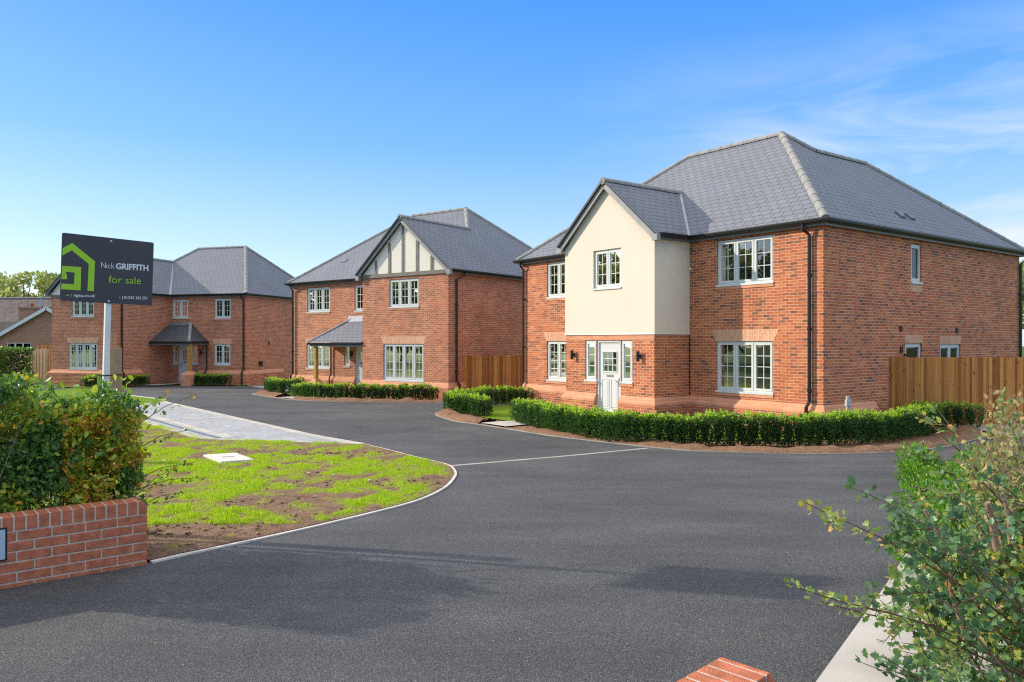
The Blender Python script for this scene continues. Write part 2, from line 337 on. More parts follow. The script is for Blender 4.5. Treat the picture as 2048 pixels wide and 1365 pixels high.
def window(root, P, a0, a1, z0, z1, n=3, rows=3, cols=2, dep=.045, tile=True, lintel=None, room=True, sill=True):
    f = MB(); fw = .055; d0, d1 = dep, dep+.07; zb = z0+.05
    f.pbox(P, a0, a0+fw, zb, z1, d0, d1); f.pbox(P, a1-fw, a1, zb, z1, d0, d1)
    f.pbox(P, a0+fw, a1-fw, z1-fw, z1, d0, d1); f.pbox(P, a0+fw, a1-fw, zb, zb+fw, d0, d1)
    W = (a1-a0-2*fw); mw = .04; cw = (W-(n-1)*mw)/n; sh = .048; g = MB()
    for i in range(n):
        c0 = a0+fw+i*(cw+mw); c1 = c0+cw
        if i: f.pbox(P, c0-mw, c0, zb+fw, z1-fw, d0, d1)
        s0, s1 = d0-.012, d0+.05; y0, y1 = zb+fw, z1-fw; e = .006
        f.pbox(P, c0-e, c0+sh, y0-e, y1+e, s0, s1); f.pbox(P, c1-sh, c1+e, y0-e, y1+e, s0, s1)
        f.pbox(P, c0+sh, c1-sh, y1-sh, y1+e, s0, s1); f.pbox(P, c0+sh, c1-sh, y0-e, y0+sh, s0, s1)
        gx0, gx1, gy0, gy1 = c0+sh, c1-sh, y0+sh, y1-sh; gd = d0+.026
        for k in range(1, cols): x = gx0+(gx1-gx0)*k/cols; f.pbox(P, x-.009, x+.009, gy0, gy1, gd-.008, gd+.008)
        for k in range(1, rows): y = gy0+(gy1-gy0)*k/rows; f.pbox(P, gx0, gx1, y-.009, y+.009, gd-.010, gd+.010)
        g.face([P(gx0-.01, gy0-.01, gd), P(gx1+.01, gy0-.01, gd), P(gx1+.01, gy1+.01, gd), P(gx0-.01, gy1+.01, gd)])
    o = f.build('window', 'frame', root, fix=True)
    g.build('pane', 'glass', o)
    if sill:
        s = MB(); s.pbox(P, a0-.015, a1+.015, z0, z0+.048, -.035, d1); s.build('window_sill', 'frame', o, fix=True)
    if tile:
        s = MB(); s.pbox(P, a0-.02, a1+.02, z0-.075, z0-.002, -.02, .06); s.build('tile_sill', 'plinthb', o, fix=True)
    if room: mkroom(root, P, a0, a1, z0, z1)
    if lintel: splay(root, P, a0, a1, z1, lintel)
    return o
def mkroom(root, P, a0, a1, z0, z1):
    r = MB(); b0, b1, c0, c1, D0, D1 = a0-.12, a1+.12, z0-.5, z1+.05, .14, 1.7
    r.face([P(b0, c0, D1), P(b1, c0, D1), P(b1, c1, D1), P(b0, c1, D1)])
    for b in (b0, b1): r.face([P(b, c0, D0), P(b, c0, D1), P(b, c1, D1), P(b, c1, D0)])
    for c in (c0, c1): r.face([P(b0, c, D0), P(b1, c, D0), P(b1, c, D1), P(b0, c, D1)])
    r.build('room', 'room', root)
def splay(root, P, a0, a1, z, sp, h=.3):
    mb = MB()
    for d in (-.004,):
        mb.face([P(a0-.02, z, d), P(a1+.02, z, d), P(a1+.02+sp, z+h, d), P(a0-.02-sp, z+h, d)])
    mb.face([P(a0-.02, z, -.004), P(a1+.02, z, -.004), P(a1+.02, z, .01), P(a0-.02, z, .01)])
    mb.face([P(a0-.02, z, -.004), P(a0-.02-sp, z+h, -.004), P(a0-.02-sp, z+h, .01), P(a0-.02, z, .01)])
    mb.face([P(a1+.02, z, -.004), P(a1+.02+sp, z+h, -.004), P(a1+.02+sp, z+h, .01), P(a1+.02, z, .01)])
    return mb.build('brick_arch', 'soldier', root)
def door(root, P, a0, a1, z0, z1, hinge_left=True):
    o = MB(); fw = .06; D = .05
    o.pbox(P, a0, a0+fw, z0, z1, D-.02, D+.08); o.pbox(P, a1-fw, a1, z0, z1, D-.02, D+.08); o.pbox(P, a0+fw, a1-fw, z1-fw, z1, D-.02, D+.08)
    b0, b1, c0, c1 = a0+fw, a1-fw, z0+.02, z1-fw; w = b1-b0
    g0, g1, h1, h0 = b0+.16, b1-.16, c1-.28, c1-.84
    L = MB()
    dd = D+.02
    L.pbox(P, b0, g0, c0, c1, dd, dd+.04); L.pbox(P, g1, b1, c0, c1, dd, dd+.04); L.pbox(P, g0, g1, h1, c1, dd, dd+.04); L.pbox(P, g0, g1, c0, h0, dd, dd+.04)
    for x0, x1, y0, y1 in ((g0-.03, g0, h0-.03, h1+.03), (g1, g1+.03, h0-.03, h1+.03), (g0, g1, h1, h1+.03), (g0, g1, h0-.03, h0)): L.pbox(P, x0, x1, y0, y1, dd-.015, dd)
    for k in (1, 2):
        x = g0+(g1-g0)*k/3; L.pbox(P, x-.01, x+.01, h0, h1, dd+.005, dd+.025)
        y = h0+(h1-h0)*k/3; L.pbox(P, g0, g1, y-.01, y+.01, dd+.003, dd+.027)
    q0, q1, r0, r1 = b0+.1, b1-.1, c0+.12, h0-.22; mid = (q0+q1)/2
    for x0, x1 in ((q0, mid-.035), (mid+.035, q1)):
        for xa, xb, ya, yb in ((x0, x0+.02, r0, r1), (x1-.02, x1, r0, r1), (x0+.02, x1-.02, r1-.02, r1), (x0+.02, x1-.02, r0, r0+.02)): L.pbox(P, xa, xb, ya, yb, dd-.012, dd)
        m2 = (x0+x1)/2; L.pbox(P, x0+.055, x1-.055, r0+.06, r1-.06, dd-.01, dd)
    fr = o.build('door', 'doorm', root, fix=True)
    L.build('door_leaf', 'doorm', fr, fix=True)
    G = MB(); G.face([P(g0, h0, dd+.015), P(g1, h0, dd+.015), P(g1, h1, dd+.015), P(g0, h1, dd+.015)]); G.build('pane', 'glass', fr)
    k = MB(); m = (b0+b1)/2; k.pbox(P, m-.13, m+.13, h0-.15, h0-.09, dd-.018, dd); k.build('letter_plate', 'metal', fr, fix=True)
    k = MB(); hx = b0+.07 if hinge_left else b1-.07; s = 1 if hinge_left else -1
    k.pbox(P, hx-.016, hx+.016, h0-.42, h0-.17, dd-.01, dd); k.pbox(P, hx-.01 if s > 0 else hx-.1, hx+.1 if s > 0 else hx+.01, h0-.29, h0-.265, dd-.05, dd-.03); k.pbox(P, hx-.01, hx+.01, h0-.29, h0-.265, dd-.03, dd-.01)
    k.build('door_handle', 'metal', fr, fix=True)
    s = MB(); s.pbox(P, a0-.02, a1+.02, z0-.07, z0, -.06, .12); s.build('threshold', 'concrete', fr, fix=True)
    return fr
def ridge(root, p0, p1, r=.105, seg=.45, name='ridge_tiles', mat='ridge', drop=.03):
    p0 = Vector(p0); p1 = Vector(p1); L = (p1-p0).length; n = max(1, round(L/seg)); d = (p1-p0)/n; mb = MB(); dn = d.normalized()
    sd = dn.cross(Vector((0, 0, 1))).normalized(); up = sd.cross(dn)
    K = 8
    for i in range(n):
        for (s0, s1, ra, rb) in ((0, .9, r*1.0, r*.97), (.9, 1.03, r*1.07, r*1.07)):
            a = p0+d*(i+s0); b = p0+d*(i+min(s1, 1. if i == n-1 else s1)); base = len(mb.v)
            for q, rr in ((a, ra), (b, rb)):
                for j in range(K+1):
                    an = math.pi*j/K*1.16-.08*math.pi; mb.v.append(tuple(q-up*drop+sd*rr*math.cos(an)+up*rr*math.sin(an)))
            for j in range(K): mb.f.append([base+j, base+j+1, base+K+2+j, base+K+1+j]); mb.a.append(0.)
            mb.f.append([base+j for j in range(K+1)][::-1]); mb.f.append([base+K+1+j for j in range(K+1)]); mb.a += [0., 0.]
    return mb.build(name, mat, root)
def poly_roof(root, polys, name='roof', mat='slate'):
    mb = MB()
    for p in polys:
        p = [(-u, v, z) for u, v, z in p]
        n = Vector((0, 0, 0))
        for i in range(len(p)): n += Vector(p[i]).cross(Vector(p[(i+1) % len(p)]))
        if n.z < 0: p = p[::-1]
        mb.face(p)
    return mb.build(name, mat, root)
L3 = lambda u, v, z: (-u, v, z)
def eaves(root, path, z, go=.198):
    p = [(-u, v) for u, v in path]
    f = MB(); f.sweep(p, [(.10, z-.17), (.13, z-.17), (.13, z-.015), (.10, z-.015)]); f.build('fascia', 'fascia', root, fix=True)
    s = MB(); s.sweep(p, [(-.02, z-.16), (.097, z-.16), (.097, z-.145), (-.02, z-.145)]); s.build('soffit', 'fascia', root, fix=True)
    g = MB(); n = 7; prof = [(go+.066*math.cos(a), z-.03+.085*math.sin(a)) for a in [math.pi+math.pi*i/n for i in range(n+1)]]+[(go+.066, z-.004), (go-.05, z-.012)]
    g.sweep(p, prof); g.build('gutter', 'black', root, fix=True)
def downpipe(root, pts, r=.043, clips=()):
    mb = MB(); P = [Vector(L3(*p)) for p in pts]; mb.tube(P, r, 8)
    for c in clips:
        q = Vector(L3(*c)); mb.tube([q-Vector((0, 0, .03)), q+Vector((0, 0, .03))], r*1.35, 8)
    return mb.build('downpipe', 'black', root, smooth=False)
def lamp(root, P, a, z):
    mb = MB(); mb.pbox(P, a-.03, a+.03, z-.06, z+.06, -.02, 0); mb.pbox(P, a-.02, a+.02, z-.02, z+.02, -.07, -.02)
    c = [P(a, z-.13, -.1), P(a, z+.13, -.1)]; mb.tube(c, .045, 10)
    mb.tube([P(a, z-.135, -.1), P(a, z-.125, -.1)], .05, 10); mb.tube([P(a, z+.125, -.1), P(a, z+.135, -.1)], .05, 10)
    return mb.build('wall_lamp', 'black', root)
def plinth(root, path, zt, zb=-.75, out=.11):
    p = [(-u, v) for u, v in path]
    m = MB(); m.sweep(p, [(-.02, zb), (out, zb), (out, zt-.235), (-.02, zt-.235)]); m.build('plinth', 'brick', root, fix=True)
    c = MB(); c.sweep(p, [(-.02, zt-.232), (out+.002, zt-.232), (out+.002, zt-.165), (.06, zt-.10), (.056, zt-.075), (.0, zt), (-.02, zt)]); c.build('plinth_coping', 'plinthb', root, fix=True)
def bargeboard(root, foot, apex, mat='barge', w=.035, h=.2, name='bargeboard'):
    mb = MB(); mb.beam(foot, apex, w, h); return mb.build(name, mat, root, fix=True)

class Frame:
    def __init__(s, th, px, D):
        t = R(th); s.rz = t-math.pi/2; s.C = ((px-1024)/1540.*D, D); s.U = (-math.sin(t), math.cos(t)); s.V = (math.cos(t), math.sin(t))
    def w(s, u, v): return (s.C[0]+s.U[0]*u+s.V[0]*v, s.C[1]+s.U[1]*u+s.V[1]*v)
F1 = Frame(36.6, 1646.4, 18.36); F2 = Frame(53.5, 896.5, 29.45); F3 = Frame(73.4, 491.3, 42.75)
def PF(v0): return lambda a, z, d: (-a, v0+d, z)
def PR(u0): return lambda a, z, d: (-(u0+d), a, z)     # wall facing right (outward -u)
def PL(u0): return lambda a, z, d: (-(u0-d), a, z)     # wall facing left

# ================================================================== HOUSE with cream bay
def house_bay():
    h = empty('brick_house', (*F1.C, 0), F1.rz, 'detached red brick house with a cream rendered gabled bay over its pale grey front door', 'house')
    E = 4.72; zt = 4.62; B = .265
    w = MB(); P0 = PF(0.)
    facade(w, P0, 0, 4.05, -.9, zt, [(1.37, 3.13, 3.26, 4.52), (1.38, 3.15, .42, 1.8)])
    facade(w, P0, 7.74, 11.8, -.9, zt, [(8.64, 10.41, 3.26, 4.52), (8.64, 10.42, .42, 1.8)])
    facade(w, PR(0.), 0, 11.4, -.9, zt, [(4.24, 4.83, 3.36, 4.45), (3.94, 4.85, .72, 1.74), (5.91, 7.19, .72, 1.71)])
    facade(w, PL(11.8), 0, 6.9, -.9, zt)
    w.face([L3(11.8, 6.9, -.9), L3(5.92, 6.9, -.9), L3(5.92, 6.9, zt), L3(11.8, 6.9, zt)])
    w.face([L3(5.92, 6.9, -.9), L3(5.92, 11.4, -.9), L3(5.92, 11.4, zt), L3(5.92, 6.9, zt)])
    w.face([L3(0, 11.4, -.9), L3(5.92, 11.4, -.9), L3(5.92, 11.4, zt), L3(0, 11.4, zt)])
    PB = PF(-1.41)
    facade(w, PB, 4.09, 7.74, -.9, 2.0, [(4.91, 5.38, .60, 1.82), (5.38, 6.38, -.32, 1.82), (6.38, 6.88, .60, 1.82)])
    facade(w, PR(4.09), -1.41, 0, -.9, 2.0); facade(w, PL(7.74), -1.41, 0, -.9, 2.0)
    w.build('brick_wall', 'brick', h)
    # plain orange band under the render
    s = MB(); s.sweep([(-7.74, 0), (-7.74, -1.41), (-4.09, -1.41)], [(-.01, 1.835), (.006, 1.835), (.006, 1.99), (-.01, 1.99)]); s.build('brick_band', 'plinthb', h, fix=True)
    r = MB(); PRn = PF(-1.435); wo = (5.34, 6.49, 3.29, 4.45); g0, g1 = 4.065, 7.765
    facade(r, PRn, g0, g1, 2.0, 4.5, [wo], .09)
    r.face([PRn(g0, 4.5, 0), PRn(g1, 4.5, 0), PRn(g1, 4.6, 0), PRn(5.915, 6.36, 0), PRn(g0, 4.6, 0)])
    for uu, PP in ((g0, PR(g0)), (g1, PL(g1))): facade(r, PP, -1.435, 0., 2.0, 4.68)
    r.face([L3(g0, -1.435, 2.0), L3(g1, -1.435, 2.0), L3(g1, -1.40, 2.0), L3(g0, -1.40, 2.0)])
    r.face([L3(g0, -1.435, 2.0), L3(g0, 0, 2.0), L3(g0+.03, 0, 2.0), L3(g0+.03, -1.435, 2.0)])
    r.build('rendered_wall', 'render', h)
    b = MB(); b.sweep([(-7.765, 0), (-7.765, -1.435), (-4.065, -1.435), (-4.065, 0)], [(-.03, 1.982), (.012, 1.982), (.008, 2.0), (-.03, 2.0)]); b.build('render_bead', 'white', h, fix=True)
    # windows
    window(h, P0, 1.37, 3.13, 3.26, 4.50, 3, 3); window(h, P0, 1.38, 3.15, .42, 1.8, 3, 4, lintel=.15)
    window(h, P0, 8.64, 10.41, 3.26, 4.50, 3, 3); window(h, P0, 8.64, 10.42, .42, 1.8, 3, 4, lintel=.15)
    window(h, PRn, 5.34, 6.49, 3.29, 4.45, 2, 3, dep=.06, tile=False)
    PS = PR(0.)
    o = window(h, PS, 4.24, 4.83, 3.36, 4.44, 1, 1, 1, tile=False); t = MB(); t.pbox(PS, 4.2, 4.87, 3.14, 3.355, -.004, .01); t.build('brick_panel', 'soldier', h, fix=True)
    window(h, PS, 3.94, 4.85, .72, 1.74, 1, 1, 1); window(h, PS, 5.91, 7.19, .72, 1.71, 2, 1, 1)
    for a, c, z in ((3.94, 4.85, 1.745), (5.91, 7.19, 1.715)):
        t = MB(); t.pbox(PS, a-.03, c+.03, z, z+.225, -.004, .01); t.build('brick_lintel', 'soldier', h, fix=True)
    # door and sidelights
    window(h, PB, 4.91, 5.38, .60, 1.82, 1, 3, 1, room=False, dep=.03); window(h, PB, 6.38, 6.88, .60, 1.82, 1, 3, 1, room=False, dep=.03)
    door(h, PB, 5.38, 6.38, -.30, 1.82)
    mkroom(h, PB, 4.95, 6.84, .2, 1.8)
    lamp(h, PB, 7.36, 1.38); lamp(h, PB, 4.61, 1.38)
    plinth(h, [(11.8, 6.9), (11.8, 0), (7.74, 0), (7.74, -1.41), (6.38, -1.41)], B)
    plinth(h, [(5.38, -1.41), (4.09, -1.41), (4.09, 0), (0, 0), (0, 2.35)], B)
    # roof
    zf = lambda v: E+.92*(v+.15)
    A = (3.47, 3.47, zf(3.47)); A2 = (7.02, 3.47, zf(3.47)); Bn = (2.93, 4.34, E+.92*3.08); C = (2.95, 7.2, E+.92*3.10)
    c0 = (-.15, -.15, E); c1 = (11.95, -.15, E); D = (-.15, 11.55, E); bl = (11.95, 7.05, E); k1 = (6.07, 7.05, E); k2 = (6.07, 11.55, E)
    RB = 4.70+.88*1.975; vj = (RB-E)/.92-.15
    poly_roof(h, [[c0, c1, A2, A], [c0, A, Bn, C, D], [c1, bl, A2], [A2, bl, k1, Bn, A], [Bn, k1, k2, C], [C, k2, D],
                  [(3.94, -1.56, 4.70), (3.94, -.15, 4.70), (5.915, vj, RB), (5.915, -1.56, RB)],
                  [(7.89, -1.56, 4.70), (7.89, -.15, 4.70), (5.915, vj, RB), (5.915, -1.56, RB)]])
    for a, b_ in ((c0, A), (A2, A), (c1, A2), (A, Bn), (Bn, C), (D, C)): ridge(h, L3(*a), L3(*b_), name='ridge_tiles')
    ridge(h, L3(5.915, -1.6, RB), L3(5.915, vj+.12, RB), r=.10)
    m = MB(); m.tube([L3(5.915, -1.63, RB-.03), L3(5.915, -1.60, RB-.03)], .105, 12); m.build('ridge_end', 'ridge', h)
    v = MB()
    for u in (3.94, 7.89): v.beam(L3(u, -.17, 4.715), L3(5.915, vj, RB+.015), .13, .01)
    v.build('valley_lead', 'lead', h, fix=True)
    vt = MB()
    for vv in (4.6, 5.15):
        zc = E+.92*(.44+.15); vt.beam(L3(.38, vv, zc-.02), L3(.56, vv, zc+.15), .26, .05)
    vt.build('roof_vent', 'fascia', h, fix=True)
    # gable verge boards and undercloak
    for s, uf in ((1, 3.94), (-1, 7.89)):
        bargeboard(h, L3(uf-.02*s, -1.56, 4.60), L3(5.915, -1.56, RB-.115), h=.19)
        bargeboard(h, L3(uf-.03*s, -1.54 if s > 0 else -1.56, 4.69), L3(5.915, -1.54 if s > 0 else -1.56, RB-.02), 'black', .16, .025 if s > 0 else .065, 'verge_strip')
        m = MB(); m.box(-uf-.09, -uf+.09, -1.58, -1.44, 4.50, 4.68); m.build('eave_box', 'barge', h, fix=True)
        m = MB(); m.beam(L3(uf-.02*s, -1.49, 4.55), L3(5.915, -1.49, RB-.17), .11, .02); m.build('verge_soffit', 'fascia', h, fix=True)
    eaves(h, [(11.8, 6.9), (11.8, 0), (7.765, 0), (7.765, -1.42)], E); eaves(h, [(4.065, -1.42), (4.065, 0), (0, 0), (0, 11.4), (5.92, 11.4)], E)
    downpipe(h, [(.42, -.19, 4.66), (.42, -.19, 4.5), (.32, -.07, 4.36), (.32, -.07, .34), (.34, -.17, .2), (.36, -.18, -.7)], clips=[(.32, -.07, 3.4), (.32, -.07, 2.1), (.32, -.07, .6)])
    downpipe(h, [(11.7, -.19, 4.66), (11.7, -.19, 4.5), (11.66, -.07, 4.36), (11.66, -.07, .34), (11.68, -.17, .2), (11.7, -.18, -.7)], clips=[(11.66, -.07, 3.3), (11.66, -.07, 1.6)])
    downpipe(h, [(-.19, 11.45, 4.66), (-.19, 11.45, 4.5), (-.07, 11.32, 4.3), (-.07, 11.32, -.7)], clips=[(-.07, 11.32, 3.3)])
    for vv, zz, ww, hh in ((3.67, 2.14, .13, .14), (6.93, 2.11, .13, .14), (3.70, 1.57, .13, .17)):
        t = MB(); t.pbox(PS, vv-ww/2, vv+ww/2, zz-hh/2, zz+hh/2, -.03, .01)
        for k in range(3): t.pbox(PS, vv-ww/2-.006, vv+ww/2+.006, zz-hh/2+.02+k*.04, zz-hh/2+.035+k*.04, -.04, -.0305)
        t.build('wall_vent', 'ventm', h, fix=True)
    t = MB(); t.pbox(PS, 3.84, 3.96, 1.40, 1.46, -.05, .01); t.tube([PS(3.9, 1.42, -.05), PS(3.9, 1.42, -.12), PS(3.9, 1.36, -.13)], .015, 6); t.build('outside_tap', 'black', h, fix=True)
house_bay()

# ================================================================== HOUSE with half timbered gable
def timber_gable(h, v0, u0, u1, zb, pk, beams, z_beam):
    P = PF(v0-.02); g = MB(); m = (u0+u1)/2
    g.face([P(u0, zb, 0), P(u1, zb, 0), P(u1, zb+.1, 0), P(m, pk, 0), P(u0, zb+.1, 0)]); g.build('gable_render', 'gable', h)
    b = MB(); b.pbox(P, u0, u1, z_beam, z_beam+.15, -.035, -.001)
    for x, top in beams: b.pbox(P, x-.06, x+.06, z_beam+.15, top, -.03, -.001)
    b.build('timber_beams', 'timber', h, fix=True)
def house_gable():
    h = empty('brick_house', (*F2.C, 0), F2.rz, 'middle brick house with a half timbered gable and a lean-to porch on an oak post', 'house')
    E = 4.57; zt = 4.45; w = MB(); P0 = PF(0.); PM = PF(1.2); B = .19
    facade(w, P0, 0, 4.76, -1, zt, [(1.54, 3.18, 3.13, 4.30), (1.28, 3.52, .17, 1.69)])
    facade(w, PM, 4.76, 10.97, -1, zt, [(8.25, 9.86, 3.12, 4.30), (5.98, 6.59, 3.10, 4.30), (8.25, 9.91, .50, 1.66), (6.89, 7.28, .65, 1.64), (5.6, 6.53, -.42, 1.66)])
    facade(w, PR(0.), 0, 10.05, -1, zt); facade(w, PL(4.76), 0, 1.2, -1, zt); facade(w, PL(10.97), 1.2, 10.05, -1, zt)
    w.face([L3(0, 10.05, -1), L3(10.97, 10.05, -1), L3(10.97, 10.05, zt), L3(0, 10.05, zt)])
    w.build('brick_wall', 'brick2', h)
    window(h, P0, 1.54, 3.18, 3.13, 4.29, 3, 3); window(h, P0, 1.28, 3.52, .17, 1.69, 4, 4, tile=False, lintel=.12)
    window(h, PM, 8.25, 9.86, 3.12, 4.28, 3, 3); window(h, PM, 5.98, 6.59, 3.10, 4.28, 1, 3)
    window(h, PM, 8.25, 9.91, .50, 1.66, 3, 3, lintel=.1); window(h, PM, 6.89, 7.28, .65, 1.64, 1, 3, 1)
    door(h, PM, 5.6, 6.53, -.38, 1.66); mkroom(h, PM, 5.6, 6.5, -.2, 1.64); lamp(h, PM, 6.72, 1.22)
    plinth(h, [(10.97, 6), (10.97, 1.2), (6.53, 1.2)], B); plinth(h, [(4.76, 1.15), (4.76, 0), (0, 0), (0, 1.0)], B)
    RZ = E+.875*2.53; zs = lambda u: E+.875*(u+.15)
    A = (3.8, 5.6, zs(3.8)); A2 = (7.15, 5.6, zs(3.8)); J = (2.38, 4.02, RZ); W0 = (2.38, -.16, RZ)
    poly_roof(h, [[(-.15, -.16, E), (-.15, 10.2, E), A, J, W0], [(4.91, -.16, E), (4.91, 1.05, E), J, W0],
                  [(11.12, 1.05, E), (4.91, 1.05, E), J, A, A2], [(11.12, 1.05, E), A2, (11.12, 10.2, E)], [A, A2, (11.12, 10.2, E), (-.15, 10.2, E)]])
    for a, b_ in ((J, A), (A2, A), ((11.12, 1.05, E), A2), ((-.15, 10.2, E), A)): ridge(h, L3(*a), L3(*b_))
    ridge(h, L3(2.38, -.2, RZ), L3(2.38, 4.15, RZ), r=.1)
    m = MB(); m.tube([L3(2.38, -.23, RZ-.03), L3(2.38, -.2, RZ-.03)], .11, 12); m.build('ridge_end', 'ridge', h)
    v = MB(); v.beam(L3(4.91, 1.03, E+.015), L3(*J), .13, .01); v.build('valley_lead', 'lead', h, fix=True)
    timber_gable(h, 0, 0, 4.76, 4.42, 6.62, [(3.92, 5.12), (3.14, 5.78), (2.38, 6.48), (1.60, 5.78), (.82, 5.12)], 4.40)
    for s, uf in ((1, -.15), (-1, 4.91)):
        bargeboard(h, L3(uf-.02*s, -.17, E-.10), L3(2.38, -.17, RZ-.12), h=.18)
        bargeboard(h, L3(uf-.03*s, -.15 if s > 0 else -.17, E-.02), L3(2.38, -.15 if s > 0 else -.17, RZ-.02), 'black', .16, .025 if s > 0 else .065, 'verge_strip')
        m = MB(); m.box(-uf-.09, -uf+.09, -.19, -.04, E-.24, E-.03); m.build('eave_box', 'barge', h, fix=True)
    eaves(h, [(10.97, 10), (10.97, 1.2), (4.76, 1.2)], E); eaves(h, [(0, 0), (0, 10)], E); eaves(h, [(4.76, 1.1), (4.76, 0)], E)
    downpipe(h, [(10.87, 1.02, 4.5), (10.87, 1.02, 4.36), (10.84, 1.13, 4.2), (10.84, 1.13, .27), (10.86, 1.03, .13), (10.86, 1.02, -.8)], clips=[(10.84, 1.13, 3.2), (10.84, 1.13, 1.3)])
    downpipe(h, [(-.19, .78, 4.5), (-.19, .78, 4.36), (-.07, .42, 4.2), (-.07, .42, .27), (-.16, .48, .12), (-.17, .5, -.8)], clips=[(-.07, .42, 3.2), (-.07, .42, .6)])
    t = MB(); zc = E+.758*(2.35-1.05); t.beam(L3(8.6, 2.3, zc-.04), L3(8.6, 2.5, zc+.12), .26, .06); t.build('roof_vent', 'fascia', h, fix=True)
    # porch
    p = poly_roof(h, [[(8.25, -.06, 1.74), (4.76, -.06, 1.74), (4.76, 1.2, 2.80), (6.7, 1.2, 2.80)], [(8.25, -.06, 1.74), (6.7, 1.2, 2.80), (8.25, 1.2, 1.74)]], 'porch')
    ridge(p, L3(8.25, -.06, 1.75), L3(6.7, 1.18, 2.82), r=.07, seg=.4)
    m = MB(); m.face([L3(4.77, 1.19, 2.92), L3(6.95, 1.19, 2.92), L3(6.85, 1.0, 2.655), L3(4.77, 1.0, 2.655)]); m.build('lead_flashing', 'lead', p)
    m = MB(); m.sweep([(-8.15, 1.2), (-8.15, .02), (-4.78, .02)], [(0, 1.56), (.03, 1.56), (.03, 1.72), (0, 1.72)]); m.build('porch_fascia', 'fascia', p, fix=True)
    m = MB(); m.sweep([(-8.15, 1.2), (-8.15, .02), (-4.78, .02)], [(.035, 1.69), (.06, 1.65), (.10, 1.65), (.125, 1.69), (.125, 1.715), (.035, 1.715)]); m.build('porch_gutter', 'black', p, fix=True)
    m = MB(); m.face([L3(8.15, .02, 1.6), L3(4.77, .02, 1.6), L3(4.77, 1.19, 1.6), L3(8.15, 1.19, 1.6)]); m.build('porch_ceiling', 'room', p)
    m = MB(); m.box(-7.99, -7.84, .06, .21, .12, 1.6); m.build('oak_post', 'oak', p, fix=True, bevel=.006)
    m = MB(); m.box(-8.14, -7.69, -.09, .36, -.8, -.05); m.hexa([(-8.14, -.09, -.05), (-7.69, -.09, -.05), (-7.69, .36, -.05), (-8.14, .36, -.05), (-8.02, .03, .12), (-7.81, .03, .12), (-7.81, .24, .12), (-8.02, .24, .12)]); m.build('brick_pier', 'plinthb', p, fix=True)
    downpipe(h, [(8.2, .9, 1.66), (8.15, 1.1, 1.55), (8.1, 1.14, 1.45), (8.1, 1.14, .3), (8.1, 1.04, .15), (8.1, 1.03, -.8)], .03)
house_gable()

